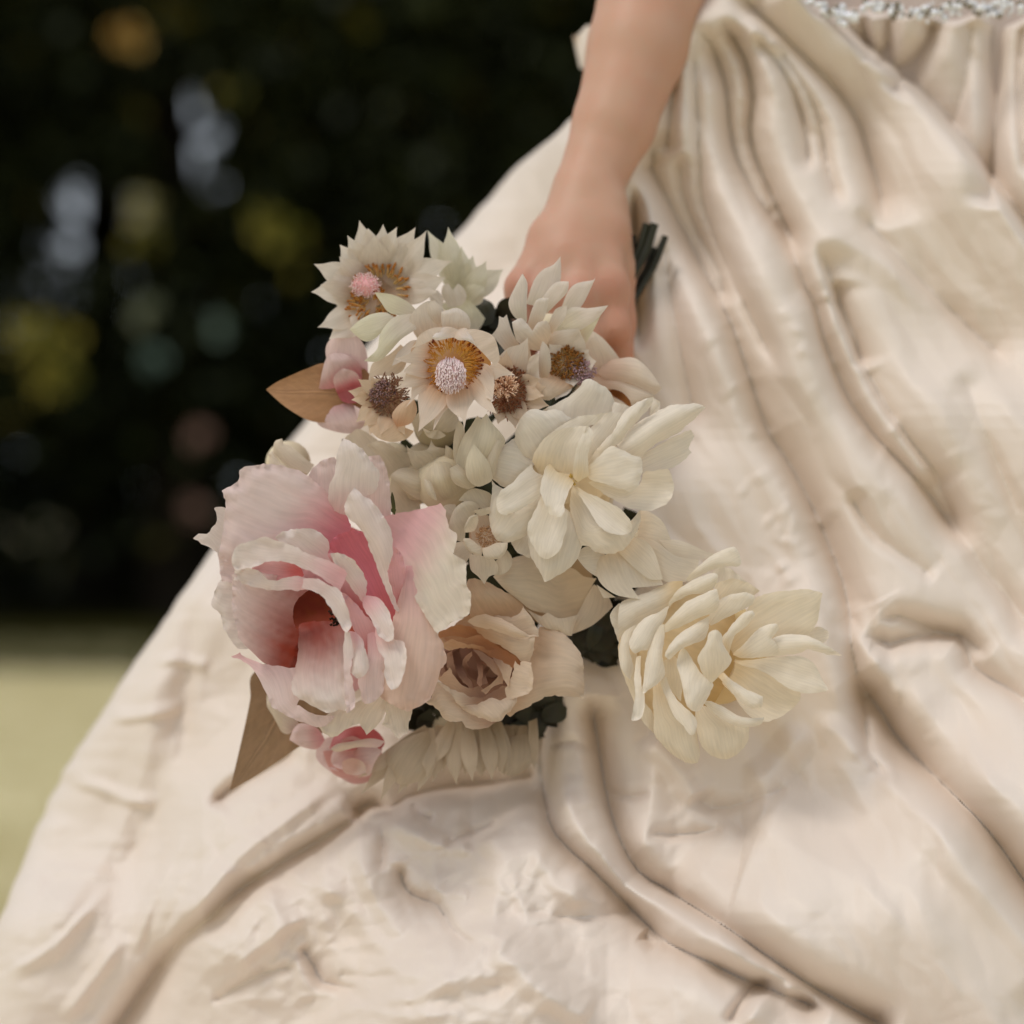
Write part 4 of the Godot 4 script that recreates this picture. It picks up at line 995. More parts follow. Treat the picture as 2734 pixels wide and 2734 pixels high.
	fold([920,2075, 778,2181, 637,2287, 566,2372, 460,2500], 40, 34, 11)
	fold([425,1685, 396,2004, 304,2251, 177,2428, 90,2600], 60, 60, 9)
	fold([520,1600, 500,1800, 480,2000], 40, 40, -7)
	fold([283,1912, 340,1918, 425,1905, 500,1880], 10, 34, 6)
	fold([177,2082, 260,2105, 340,2138, 430,2150], 12, 36, 7)
	fold([495,2230, 440,2330, 396,2428, 354,2570], 30, 24, 8)
	fold([560,2250, 480,2400, 420,2520], 24, 20, -6)
	fold([110,2330, 240,2330, 330,2360], 20, 30, 6)
	fold([0,2612, 142,2527, 212,2457, 300,2360], 40, 20, 8)
	fold([160,2734, 260,2600, 330,2500], 30, 30, 7)
	fold([420,1780, 470,1760, 560,1790], 12, 30, 5)

# one short sharp crease between two flat bits of silk
func crease(x: float, y: float, a: float, ln: float, w: float, h: float) -> void:
	var d := Vector2(cos(a), sin(a))
	var n := Vector2(-d.y, d.x)
	var bow := rng.randf_range(-0.12, 0.12) * ln
	var p0 := Vector2(x, y) - d * ln * 0.5
	var p1 := Vector2(x, y) + n * bow
	var p2 := Vector2(x, y) + d * ln * 0.5
	fold([p0.x, p0.y, p1.x, p1.y, p2.x, p2.y], w * rng.randf_range(0.4, 1.3), w * rng.randf_range(0.4, 1.3), h, 0.8, 0.5)

func lay_pulls() -> void:
	# tiny pulls along the edges of the big folds
	for i in 90:
		var e: Array = [[1962, 889], [2010, 1000], [2042, 1100], [2100, 1250], [2180, 1390], [2240, 1560], [2113, 588], [2193, 715], [2264, 953], [2400, 1200], [2185, 842], [2060, 1300], [2140, 1500], [1850, 2180], [2100, 2200], [2400, 1720], [2500, 2100], [1560, 2150]][rng.randi() % 18]
		crease(e[0] + rng.randfn(-30.0, 50.0), e[1] + rng.randfn(0.0, 60.0), rng.randfn(-0.5, 0.5), rng.randf_range(40, 120), rng.randf_range(12, 30), rng.randf_range(0.8, 2.0))

func build_field() -> void:
	field.resize(GW * GH)
	near_d.resize(GW * GH)
	near_s.resize(GW * GH)
	near_d.fill(-1.0)
	lay_folds()
	lay_pulls()
	# crumpled silk: flat facets that meet in sharp creases, long along the folds and every which way low in the middle
	var fc: Array[FastNoiseLite] = []
	for k in 3:
		var f := FastNoiseLite.new()
		f.seed = 40 + k
		f.noise_type = FastNoiseLite.TYPE_CELLULAR
		f.cellular_distance_function = FastNoiseLite.DISTANCE_EUCLIDEAN
		f.cellular_return_type = FastNoiseLite.RETURN_DISTANCE2_SUB
		f.cellular_jitter = 1.0
		f.frequency = 1.0
		f.fractal_type = FastNoiseLite.FRACTAL_NONE
		fc.append(f)
	var wp := FastNoiseLite.new()
	wp.seed = 5
	wp.frequency = 1.0
	wp.fractal_octaves = 2
	for y in GH:
		var py := GY0 + y * CELL
		for x in GW:
			var px := GX0 + x * CELL
			var i := y * GW + x
			var wx := px + wp.get_noise_2d(px / 230.0, py / 230.0) * 24.0
			var wy := py + wp.get_noise_2d(px / 230.0 + 31.0, py / 230.0) * 24.0
			var m := wp.get_noise_2d(px / 500.0 + 90.0, py / 500.0)
			var dx := (px - 1000.0) / 620.0
			var dy := (py - 2480.0) / 330.0
			var mid := clampf(1.5 * exp(-dx * dx - dy * dy), 0.0, 1.0)
			var right := (1.0 - mid) * smoothstep(1050.0, 1500.0, px)
			var left := (1.0 - mid) * (1.0 - smoothstep(1050.0, 1500.0, px))
			var h := 0.0
			if mid > 0.02:
				h += mid * (CR * 0.6 * (10.5 * (fc[0].get_noise_2d(wx / 240.0, wy / 190.0) + 1.0) - 5.5 * (fc[1].get_noise_2d(wx / 120.0 + 0.3 * wy / 120.0, wy / 96.0) + 1.0) + 2.2 * (fc[2].get_noise_2d(wx / 52.0, wy / 46.0) + 1.0)))
			if right > 0.02:
				var u := wx * 0.87 - wy * 0.5
				var v := wx * 0.5 + wy * 0.87
				h += right * (CR * (0.45 + 0.5 * m) * (7.5 * (fc[1].get_noise_2d(u / 150.0, v / 760.0) + 1.0) - 3.6 * (fc[0].get_noise_2d(u / 100.0 + 9.0, v / 380.0) + 1.0) + 0.8 * maxf(0.0, m + 0.2) * (fc[2].get_noise_2d(wx / 110.0, wy / 48.0) + 1.0)))
			if left > 0.02:
				var u := wx * 0.87 + wy * 0.45
				var v := -wx * 0.45 + wy * 0.87
				h += left * (CR * (0.6 + 0.7 * m) * (6.0 * (fc[1].get_noise_2d(u / 150.0 + 40.0, v / 480.0) + 1.0) - 3.4 * (fc[0].get_noise_2d(u / 105.0 + 19.0, v / 200.0) + 1.0) + 1.2 * (fc[2].get_noise_2d(wx / 100.0, wy / 52.0) + 1.0)))
			field[i] += h + 11.0 * (fc[2].get_noise_2d((wx * 0.9 - wy * 0.3) / 620.0 + 5.0, (wx * 0.3 + wy * 0.9) / 900.0) + 1.0)
	# above the belt the skirt falls back behind the bodice
	for y in 60:
		var py := GY0 + y * CELL
		for x in range(int((2080.0 - GX0) / CELL), GW):
			var px := GX0 + x * CELL
			var brim := 42.0 + 34.0 * absf(sin(px / 52.0)) * (0.6 + 0.4 * sin(px / 131.0)) - 90.0 * smoothstep(2200.0, 2080.0, px)
			field[y * GW + x] -= 75.0 * smoothstep(brim, brim - 46.0, py)
	# soften the steps once
	for pass_k in 1:
		var soft := field.duplicate()
		for y in range(1, GH - 1):
			var r := y * GW
			for x in range(1, GW - 1):
				var i := r + x
				soft[i] = field[i] * 0.72 + 0.07 * (field[i - 1] + field[i + 1] + field[i - GW] + field[i + GW])
		field = soft

func field_at(px: float, py: float) -> float:
	var fx := clampf((px - GX0) / CELL, 0.0, GW - 1.001)
	var fy := clampf((py - GY0) / CELL, 0.0, GH - 1.001)
	var x := int(fx)
	var y := int(fy)
	var i := y * GW + x
	fx -= x
	fy -= y
	return lerpf(lerpf(field[i], field[i + 1], fx), lerpf(field[i + GW], field[i + GW + 1], fx), fy)

func build_dress(parent: Node3D) -> void:
	build_field()
	# coarse grid of the cloth's general lie
	var bw := 80
	var bh := 160
	var coarse := PackedFloat32Array()
	for y in bh:
		for x in bw:
			coarse.append(base_depth(-1200.0 + x * 60.0, -420.0 + y * 34.0))
	var ys := PackedFloat32Array()
	var y := -84.0
	while y < 2900.0:
		ys.append(y)
		y += 5.5 if y > -60.0 else 20.0
	while y < 4600.0:
		ys.append(y)
		y += 60.0
	ys.append(4650.0)
	var right := 3250.0
	var back := 14
	var bend := 26
	var flat := 560
	var cols := back + bend + flat + back
	var v := PackedVector3Array()
	var uv := PackedVector2Array()
	var R := 170.0
	for r in ys.size():
		var py := ys[r]
		var xl := left_edge(py) + 7.0 * noise.get_noise_2d(py * 0.5, 3.0)
		for cidx in cols:
			var px := 0.0
			var extra := 0.0
			if cidx < back:
				var t := float(back - cidx) / back
				px = xl + R * 3.0 * t * t
				extra = 0.055 + 0.55 * t
			elif cidx < back + bend:
				var a := float(cidx - back) / bend * PI * 0.5
				px = xl + R * (1.0 - cos(a))
				extra = 0.055 * (1.0 - sin(a))
			elif cidx < back + bend + flat:
				px = xl + R + (right - xl - R) * float(cidx - back - bend + 1) / flat
			else:
				var t := float(cidx - back - bend - flat + 1) / back
				px = right - 300.0 * t * t
				extra = 0.6 * t
			var f := field_at(px, py)
			if cidx < back: f *= 0.2
			var cx := clampf((px + 1200.0) / 60.0, 0.0, bw - 1.001)
			var cy := clampf((py + 420.0) / 34.0, 0.0, bh - 1.001)
			var ix := int(cx)
			var iy := int(cy)
			var i := iy * bw + ix
			cx -= ix
			cy -= iy
			var d := lerpf(lerpf(coarse[i], coarse[i + 1], cx), lerpf(coarse[i + bw], coarse[i + bw + 1], cx), cy)
			if py > 2900.0: d -= 0.55 * smoothstep(2900.0, 4650.0, py)  # unseen hem flared forward so cloth bounces light instead of lawn
			v.append(at(px, py, d + extra - f * 0.001))
			uv.append(Vector2(px / 500.0, py / 500.0))
	var idx := PackedInt32Array()
	for r in ys.size() - 1:
		for cidx in cols - 1:
			var a := r * cols + cidx
			idx.append_array([a, a + 1, a + cols, a + 1, a + cols + 1, a + cols])
	var dress := put("dress", arrays_mesh(v, smooth_normals(v, idx), PackedColorArray(), idx, uv), M.silk, parent)
	tag(dress, "full ivory silk taffeta wedding skirt, crumpled and pulled up at the hip")
	# the bodice above the belt
	var bv := PackedVector3Array()
	var bi := PackedInt32Array()
	var mid := Vector3(0.33, 0.0, -1.525)
	for r in 14:
		var h := 0.965 + 0.025 * r
		for s in 49:
			var a := -PI * 0.05 + PI * 1.1 * s / 48.0
			var rad := 0.15 + 0.012 * sin(s * 1.9) * (0.3 if r else 0.1) + 0.0012 * r
			bv.append(mid + Vector3(-cos(a) * rad * 1.05, h, sin(a) * rad * 0.8))
	for r in 13:
		for s in 48:
			var a := r * 49 + s
			bi.append_array([a, a + 49, a + 1, a + 1, a + 49, a + 50])
	put("bodice", arrays_mesh(bv, smooth_normals(bv, bi), PackedColorArray(), bi), M.lace, dress)
	# beads sewn along the waist
	var line := [2165, 12, 2215, 40, 2262, 52, 2330, 18, 2370, 30, 2420, 46, 2478, 40, 2530, 36, 2575, 14, 2640, 40, 2668, 20, 2722, 30]
	var ball := SphereMesh.new()
	ball.radius = 1.0
	ball.height = 2.0
	ball.radial_segments = 10
	ball.rings = 5
	for i in 220:
		var k := rng.randi_range(0, line.size() / 2 - 2)
		var t := rng.randf()
		var px: float = lerpf(line[k * 2], line[k * 2 + 2], t) + rng.randfn(0.0, 12.0)
		var py: float = lerpf(line[k * 2 + 1], line[k * 2 + 3], t) + rng.randfn(0.0, 11.0) - 8.0
		var b := put("bead", ball, [M.crystal, M.pearl, M.silver, M.pearl][rng.randi() % 4], dress, at(px, py, 1.348 + rng.randf() * 0.006))
		b.scale = Vector3.ONE * rng.randf_range(0.001, 0.0027)
	# the little ruffle showing behind the arm
	var rv := PackedVector3Array()
	var ri := PackedInt32Array()
	for r in 9:
		for s in 9:
			var t := r / 8.0
			var u := s / 8.0
			rv.append(at(1530 + 330 * pow(u, 1.6) + 18 * t * (1.0 - u), lerpf(96.0 + 85.0 * t, 20.0 + 190.0 * t, u) + 10 * sin(u * 18.0) * (1.0 - t), 1.46 - 0.05 * u + 0.012 * sin(u * 14.0 + t * 3.0)))
	for r in 8:
		for s in 8:
			var a := r * 9 + s
			ri.append_array([a, a + 1, a + 9, a + 1, a + 10, a + 9])
	put("ruffle", arrays_mesh(rv, smooth_normals(rv, ri), PackedColorArray(), ri), M.silk, dress)

# ---------- the arm and hand: a field of tapered bones, meshed as surface nets ----------
func bones_mesh(bones: Array, cell: float, blend: float, ruddy: Array) -> ArrayMesh:
	var lo := Vector3(1e9, 1e9, 1e9)
	var hi := -lo
	for b in bones:
		for e in 2:
			var p: Vector3 = b[e]
			var r: float = b[2 + e] + cell * 3.0
			lo = lo.min(p - Vector3(r, r, r))
			hi = hi.max(p + Vector3(r, r, r))
	var n := Vector3i(((hi - lo) / cell).ceil()) + Vector3i.ONE
	var sx := n.x
	var sxy := n.x * n.y
	var f := PackedFloat32Array()
	f.resize(n.x * n.y * n.z)
	f.fill(1.0)
	for b in bones:
		var a: Vector3 = b[0]
		var d: Vector3 = b[1] - a
		var l2 := maxf(d.length_squared(), 1e-9)
		var fl2: float = b[4] if b.size() > 4 else 1.0   # flattening towards the viewer
		var r: float = maxf(b[2], b[3]) + blend * 2.0 + cell * 2.0
		var p0 := Vector3i(((Vector3(a.min(b[1])) - Vector3(r, r, r) - lo) / cell).floor()).clamp(Vector3i.ZERO, n - Vector3i.ONE)
		var p1 := Vector3i(((Vector3(a.max(b[1])) + Vector3(r, r, r) - lo) / cell).ceil()).clamp(Vector3i.ZERO, n - Vector3i.ONE)
		for z in range(p0.z, p1.z + 1):
			for y in range(p0.y, p1.y + 1):
				for x in range(p0.x, p1.x + 1):
					var q := lo + Vector3(x, y, z) * cell - a
					var t := clampf(q.dot(d) / l2, 0.0, 1.0)
					var e := q - d * t
					e.z *= fl2
					var s := e.length() - lerpf(b[2], b[3], t)
					var i := z * sxy + y * sx + x
					var o := f[i]
					if o >= 0.99: f[i] = s
					else:
						var h := maxf(blend - absf(o - s), 0.0) / blend
						f[i] = minf(o, s) - h * h * blend * 0.25
	var v := PackedVector3Array()
	var c := PackedColorArray()
	var idx := PackedInt32Array()
	var cell_of := {}
	for z in n.z - 1:
		for y in n.y - 1:
			for x in n.x - 1:
				var i := z * sxy + y * sx + x
				var inside := 0
				for k in 8:
					if f[i + (k & 1) + ((k >> 1) & 1) * sx + (k >> 2) * sxy] < 0.0: inside += 1
				if inside == 0 or inside == 8: continue
				var sum := Vector3.ZERO
				var cnt := 0
				for k in 8:
					for ax in 3:
						if k & (1 << ax): continue
						var k2 := k | (1 << ax)
						var f0 := f[i + (k & 1) + ((k >> 1) & 1) * sx + (k >> 2) * sxy]
						var f1 := f[i + (k2 & 1) + ((k2 >> 1) & 1) * sx + (k2 >> 2) * sxy]
						if (f0 < 0.0) == (f1 < 0.0): continue
						var t := f0 / (f0 - f1)
						var p := Vector3(k & 1, (k >> 1) & 1, k >> 2)
						p[ax] += t
						sum += p
						cnt += 1
				cell_of[i] = v.size()
				v.append(lo + (Vector3(x, y, z) + sum / cnt) * cell)
	for i in cell_of:
		var z: int = i / sxy
		var y: int = (i % sxy) / sx
		var x: int = i % sx
		var f0 := f[i]
		for ax in 3:
			var st: int = [1, sx, sxy][ax]
			var f1 := f[i + st]
			if (f0 < 0.0) == (f1 < 0.0): continue
			var u: int = [sx, sxy, 1][ax]
			var w: int = [sxy, 1, sx][ax]
			if not (cell_of.has(i - u) and cell_of.has(i - w) and cell_of.has(i - u - w)): continue
			var a: int = cell_of[i]
			var b: int = cell_of[i - u]
			var cc: int = cell_of[i - u - w]
			var d: int = cell_of[i - w]
			if f0 < 0.0: idx.append_array([a, cc, b, a, d, cc])
			else: idx.append_array([a, b, cc, a, cc, d])
	for p in v:
		# the hand is ruddier than the forearm, the knuckles most of all
		var t := smoothstep(0.93, 0.82, p.y) * (0.8 + 0.4 * noise.get_noise_3d(p.x * 2200.0, p.y * 2200.0, p.z * 2200.0))
		var red := 0.0
		for q in ruddy:
			red = maxf(red, smoothstep(0.017, 0.004, p.distance_to(q)))
		c.append(Color(1, 1, 1).lerp(Color(0.95, 0.80, 0.77), t).lerp(Color(0.84, 0.60, 0.55), red * 0.55))
	return arrays_mesh(v, smooth_normals(v, idx), c, idx)

func build_person() -> void:
	var person := Node3D.new()
	person.name = "person"
	person.position = Vector3.ZERO
	add_child(person)
	tag(person, "woman in an ivory silk wedding gown, one bare arm hanging, her hand holding a bouquet", "person")
	var k := HALF / 1367.0
	var B := []
	# upper arm and forearm, turning in to the wrist
	var sh := at(2050, -900, 1.455)
	var elbow := at(1775, -130, 1.380)
	var fa := at(1702, 130, 1.357)
	var fb := at(1640, 330, 1.340)
	var wr := at(1572, 500, 1.323)
	B.append([sh, elbow, 0.046, 0.040])
	B.append([elbow, fa, 0.040, 0.0325])
	B.append([fa, fb, 0.0325, 0.0265])
	B.append([fb, wr, 0.0265, 0.0215, 1.15])
	# back of the hand
	var kn := [at(1622, 770, 1.292), at(1548, 790, 1.285), at(1470, 790, 1.288), at(1398, 770, 1.297)]
	var rad := [0.0135, 0.0132, 0.0125, 0.0115]
	for i in 4:
		B.append([wr.lerp(kn[i], 0.08), kn[i], 0.0185, rad[i], 1.1])
	B.append([wr, at(1520, 690, 1.300), 0.020, 0.021, 1.2])
	B.append([at(1600, 620, 1.307), at(1480, 640, 1.307), 0.019, 0.017, 1.2])
	# tendons and knuckles under the skin
	for i in 4:
		var up := Vector3(0, 0, 0.0065)
		B.append([wr.lerp(kn[i], 0.3) + up * 1.1, kn[i] + up * 0.7, 0.009, 0.0075])
		B.append([kn[i] + up * 0.7, kn[i] + up * 0.7 + Vector3(0.0005, -0.002, 0), 0.0105 - 0.0006 * i, 0.0105 - 0.0006 * i])
	# fingers curl round the stems
	var mids := [at(1640, 880, 1.285), at(1560, 905, 1.277), at(1475, 900, 1.281), at(1385, 865, 1.291)]
	var ends := [at(1640, 950, 1.307), at(1568, 975, 1.305), at(1490, 970, 1.307), at(1405, 925, 1.313)]
	var tips := [at(1615, 930, 1.329), at(1560, 945, 1.331), at(1495, 935, 1.331), at(1425, 895, 1.333)]
	for i in 4:
		B.append([kn[i], mids[i], rad[i] * 0.92, 0.0098 - 0.0006 * i])
		B.append([mids[i], ends[i], 0.0096 - 0.0006 * i, 0.0088 - 0.0006 * i])
		B.append([ends[i], tips[i], 0.0088 - 0.0006 * i, 0.0074 - 0.0005 * i])
	# thumb along the right side
	B.append([at(1610, 560, 1.317), at(1645, 720, 1.317), 0.0165, 0.0128])
	B.append([at(1645, 720, 1.317), at(1650, 860, 1.313), 0.0125, 0.0108])
	B.append([at(1650, 860, 1.313), at(1652, 960, 1.305), 0.0108, 0.0088])
	var body := put("body", bones_mesh(B, 0.0032, 0.0065, [kn[0] + Vector3(0, 0, 0.014), kn[1] + Vector3(0, 0, 0.014), kn[2] + Vector3(0, 0, 0.014), kn[3] + Vector3(0, 0, 0.012), mids[0], mids[1]]), M.skin, person)
	tag(body, "bare forearm and hand with fingers closed round the stems")
	build_dress(person)

# ---------- the garden behind ----------
func leaf_mesh() -> ArrayMesh:
	var v := PackedVector3Array([Vector3(0, 0, 0), Vector3(-0.32, 0.06, 0.42), Vector3(0, -0.04, 0.5), Vector3(0.32, 0.06, 0.42), Vector3(0, 0.02, 1.0)])
	var idx := PackedInt32Array([0, 1, 2, 0, 2, 3, 1, 4, 2, 2, 4, 3])
	return arrays_mesh(v, smooth_normals(v, idx), PackedColorArray(), idx)

# openings between the crowns through which the sky shows: direction and breadth
const GAPS := [[262, 582, 122], [492, 325, 102], [476, 400, 92], [225, 490, 36]]

func tree(label: String, x: float, z: float, h: float, crown: Vector3, crown_y: float, count: int, size: float, c0: Color, c1: Color, glow := []) -> void:
	var o := Node3D.new()
	o.name = numbered("tree")
	o.position = Vector3(x, 0, z)
	add_child(o)
	tag(o, label, "tree", "trees along the far side of the lawn")
	var s := Soup.new()
	var bark := [L(52, 44, 36), L(48, 40, 32), L(44, 38, 30), L(40, 34, 28)]
	var lean := rng.randf_range(-0.25, 0.25)
	s.add(tube([Vector3(0, -0.1, 0), Vector3(lean * 0.3, h * 0.3, 0), Vector3(lean, h * 0.6, 0.1), Vector3(lean * 1.4, h * 0.92, 0)], [0.26, 0.2, 0.14, 0.04], 10, bark))
	for i in 9:
		var a := rng.randf() * TAU
		var y0 := h * rng.randf_range(0.2, 0.7)
		var p0 := Vector3(lean * y0 / h * 1.3, y0, 0)
		var d := Vector3(cos(a), rng.randf_range(0.1, 0.7), sin(a)) * crown.x * 0.75
		s.add(tube([p0, p0 + d * 0.5 + Vector3(0, 0.1, 0), p0 + d], [0.07, 0.045, 0.012], 6, [bark[1], bark[2], bark[3]]))
	put("trunk", soup_mesh(s), M.bark, o)
	var mm := MultiMesh.new()
	mm.transform_format = MultiMesh.TRANSFORM_3D
	mm.use_colors = true
	mm.mesh = leaf_mesh()
	var where: Array[Transform3D] = []
	var tint := PackedColorArray()
	# clumps first, then leaves round each clump
	var clumps: Array[Vector3] = []
	for i in int(count / 60):
		var d := Vector3(rng.randfn(), rng.randfn(), rng.randfn()).normalized() * pow(rng.randf(), 0.4)
		clumps.append(Vector3(d.x * crown.x, crown_y + d.y * crown.y, d.z * crown.z))
	while where.size() < count:
		var q: Vector3 = clumps[rng.randi() % clumps.size()] + Vector3(rng.randfn(), rng.randfn() * 0.8, rng.randfn()) * 0.34
		if q.y < 0.05: continue
		var w := o.position + q
		var out := false
		var px := 1367.0 + w.x / (-w.z * HALF) * 1367.0
		var py := 1367.0 - (w.y - EYE.y) / (-w.z * HALF) * 1367.0
		for g in GAPS:
			if Vector2(px - g[0], py - g[1]).length_squared() < pow(g[2] + (55.0 if w.z < -15.0 else 0.0), 2.0) * rng.randf_range(0.7, 1.25): out = true
		if out and rng.randf() < 0.995: continue
		var b := Basis.from_euler(Vector3(rng.randf_range(-0.6, 1.2), rng.randf() * TAU, rng.randf_range(-0.7, 0.7))).scaled(Vector3.ONE * size * rng.randf_range(0.7, 1.3))
		where.append(Transform3D(b, q))
		tint.append(c0.lerp(c1, rng.randf() * rng.randf()) if rng.randf() < 0.97 else L(96, 88, 34))
	for g in glow:  # yellow leaves, plus pale ones whose colour paints dim bright spots
		for i in g[4]:
			var q: Vector3 = Vector3(g[0], g[1], g[2]) + Vector3(rng.randfn(), rng.randfn(), rng.randfn() * 0.5) * g[3]
			var b := Basis.from_euler(Vector3(rng.randf_range(0.2, 1.3), rng.randf_range(-0.8, 0.8), rng.randf_range(-0.5, 0.5))).scaled(Vector3.ONE * size * rng.randf_range(0.6, 1.0))
			where.append(Transform3D(b, q - o.position))
			tint.append(g[5].lerp(g[6], rng.randf()) if g.size() > 5 else L(146, 130, 48).lerp(L(104, 106, 34), rng.randf()))
	mm.instance_count = where.size()
	for i in where.size():
		mm.set_instance_transform(i, where[i])
		mm.set_instance_color(i, tint[i])
	var cr := MultiMeshInstance3D.new()
	cr.name = "crown"
	cr.multimesh = mm
	cr.material_override = M.leaves
	o.add_child(cr, true)
	tag(cr, "", "", "", "stuff")

func spot(px: float, py: float, z: float) -> Array:
	var p := at(px, py, z)
	return [p.x, p.y, p.z]

func build_garden() -> void:
	# lawn, mown short
	var v := PackedVector3Array()
	var c := PackedColorArray()
	var idx := PackedInt32Array()
	var n := 90
	for r in n + 1:
		for s in n + 1:
			var x := (s / float(n) - 0.5)
			var z := (r / float(n) - 0.5)
			x = x * absf(x) * 1600.0 + x * 30.0
			z = z * absf(z) * 1600.0 + z * 30.0 - 5.0
			var p := Vector3(x, 0.02 * noise.get_noise_2d(x * 30.0, z * 30.0), z)
			v.append(p)
			var t := 0.5 + 0.9 * noise.get_noise_2d(x * 22.0, z * 22.0) + 0.4 * noise.get_noise_2d(x * 90.0, z * 90.0)
			c.append(L(206, 195, 152).lerp(L(222, 211, 174), clampf(t, 0.0, 1.0)))  # sunlit brightness is put into the ground colour
	for r in n:
		for s in n:
			var a := r * (n + 1) + s
			idx.append_array([a, a + n + 1, a + 1, a + 1, a + n + 1, a + n + 2])
	var g := put("lawn", arrays_mesh(v, smooth_normals(v, idx), c, idx), M.lawn)
	tag(g, "pale lawn behind the bride, sunlight put into its colour", "", "", "structure")
	# blades of grass
	var bl := PackedVector3Array([Vector3(-0.006, 0, 0), Vector3(0.006, 0, 0), Vector3(0.004, 0.5, 0.08), Vector3(-0.004, 0.5, 0.08), Vector3(0.0, 1.0, 0.3)])
	var bi := PackedInt32Array([0, 3, 1, 1, 3, 2, 3, 4, 2])
	var mm := MultiMesh.new()
	mm.transform_format = MultiMesh.TRANSFORM_3D
	mm.use_colors = true
	mm.mesh = arrays_mesh(bl, smooth_normals(bl, bi), PackedColorArray(), bi)
	mm.instance_count = 26000
	for i in 26000:
		var z := -2.0 - 9.0 * rng.randf()
		var x := -0.2 + z * 0.34 * rng.randf()
		var b := Basis.from_euler(Vector3(rng.randf_range(-0.5, 0.5), rng.randf() * TAU, 0)).scaled(Vector3(1.0, rng.randf_range(0.02, 0.045), 0.05))
		mm.set_instance_transform(i, Transform3D(b, Vector3(x, 0.0, z)))
		mm.set_instance_color(i, L(198, 188, 142).lerp(L(222, 211, 174), rng.randf()))  # blades carry the same painted sunlight as the ground
	var gr := MultiMeshInstance3D.new()
	gr.name = "grass"
	gr.multimesh = mm
	gr.material_override = M.leaves
	add_child(gr)
	tag(gr, "short grass blades of the lawn, sunlight put into their pale colour", "grass", "", "stuff")
	# strip under the trees, their shadow on the grass put into its colour
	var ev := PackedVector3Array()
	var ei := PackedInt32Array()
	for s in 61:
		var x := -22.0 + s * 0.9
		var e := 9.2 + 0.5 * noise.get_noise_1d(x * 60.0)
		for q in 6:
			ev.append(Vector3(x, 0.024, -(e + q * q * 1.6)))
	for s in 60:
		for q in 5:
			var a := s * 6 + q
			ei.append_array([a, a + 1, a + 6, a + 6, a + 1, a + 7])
	tag(put("shaded_grass", arrays_mesh(ev, smooth_normals(ev, ei), PackedColorArray(), ei), M.shaded_grass), "grass under the trees, their shadow put into its dark colour", "", "", "structure")
	var d0 := L(30, 36, 18)
	var d1 := L(58, 64, 26)
	tree("dark evergreen at the left end of the tree line, sky showing through it", -4.2, -13.0, 7.0, Vector3(2.2, 3.4, 1.6), 3.6, 13000, 0.15, d0, d1, [spot(110, 890, 11.4) + [0.08, 34], spot(135, 970, 11.4) + [0.06, 34]])
	tree("dark evergreen second from the left, a few yellowing leaves on top", -2.2, -13.6, 7.6, Vector3(1.9, 3.6, 1.5), 3.9, 13000, 0.15, d0, d1, [spot(342, 82, 10.9) + [0.02, 40, L(226, 190, 110), L(200, 160, 80)], spot(400, 940, 10.9) + [0.025, 8, L(120, 140, 124), L(90, 110, 96)], spot(590, 860, 10.9) + [0.022, 6, L(110, 126, 110), L(90, 110, 96)], spot(395, 808, 10.9) + [0.02, 7, L(120, 120, 90), L(90, 100, 76)], spot(380, 520, 10.9) + [0.03, 12, L(150, 140, 100), L(130, 124, 70)], spot(530, 1140, 10.9) + [0.02, 7, L(130, 96, 80), L(110, 84, 70)], spot(525, 1350, 10.9) + [0.02, 7, L(130, 100, 86), L(110, 84, 70)], spot(470, 30, 12.4) + [0.06, 9], spot(385, 600, 12.4) + [0.05, 16]])  # small grey-green clusters paint dim glints in the crown by leaf colour
	tree("dark evergreen behind the bouquet with yellow green tufts", -0.3, -13.2, 7.4, Vector3(1.9, 3.6, 1.5), 3.8, 13000, 0.15, d0, d1, [spot(700, 580, 12.0) + [0.05, 14], spot(790, 640, 12.0) + [0.06, 14], spot(960, 45, 12.0) + [0.03, 10], spot(640, 240, 12.2) + [0.08, 8]])
	tree("dark evergreen whose crown shows just left of the arm", 1.9, -13.4, 7.6, Vector3(2.0, 3.6, 1.5), 3.8, 11000, 0.15, d0, d1)
	tree("tall dark tree standing further back on the left", -3.3, -16.4, 9.0, Vector3(2.4, 4.4, 1.6), 4.6, 10000, 0.24, d0, d1)
	tree("tall dark tree standing further back in the middle", -1.0, -16.8, 9.4, Vector3(2.4, 4.6, 1.6), 4.7, 10000, 0.24, d0, d1)
	tree("tall dark tree standing further back on the right", 1.5, -16.6, 9.2, Vector3(2.4, 4.5, 1.6), 4.6, 9000, 0.24, d0, d1)
	hedge("dense dark laurel hedge closing the foot of the tree line", -11.0, 8.0, -18.4, 2.3, 20000)
	tree("spreading dark tree at the far left edge", -6.8, -15.0, 8.2, Vector3(2.6, 4.0, 2.0), 4.0, 8000, 0.24, d0, d1)

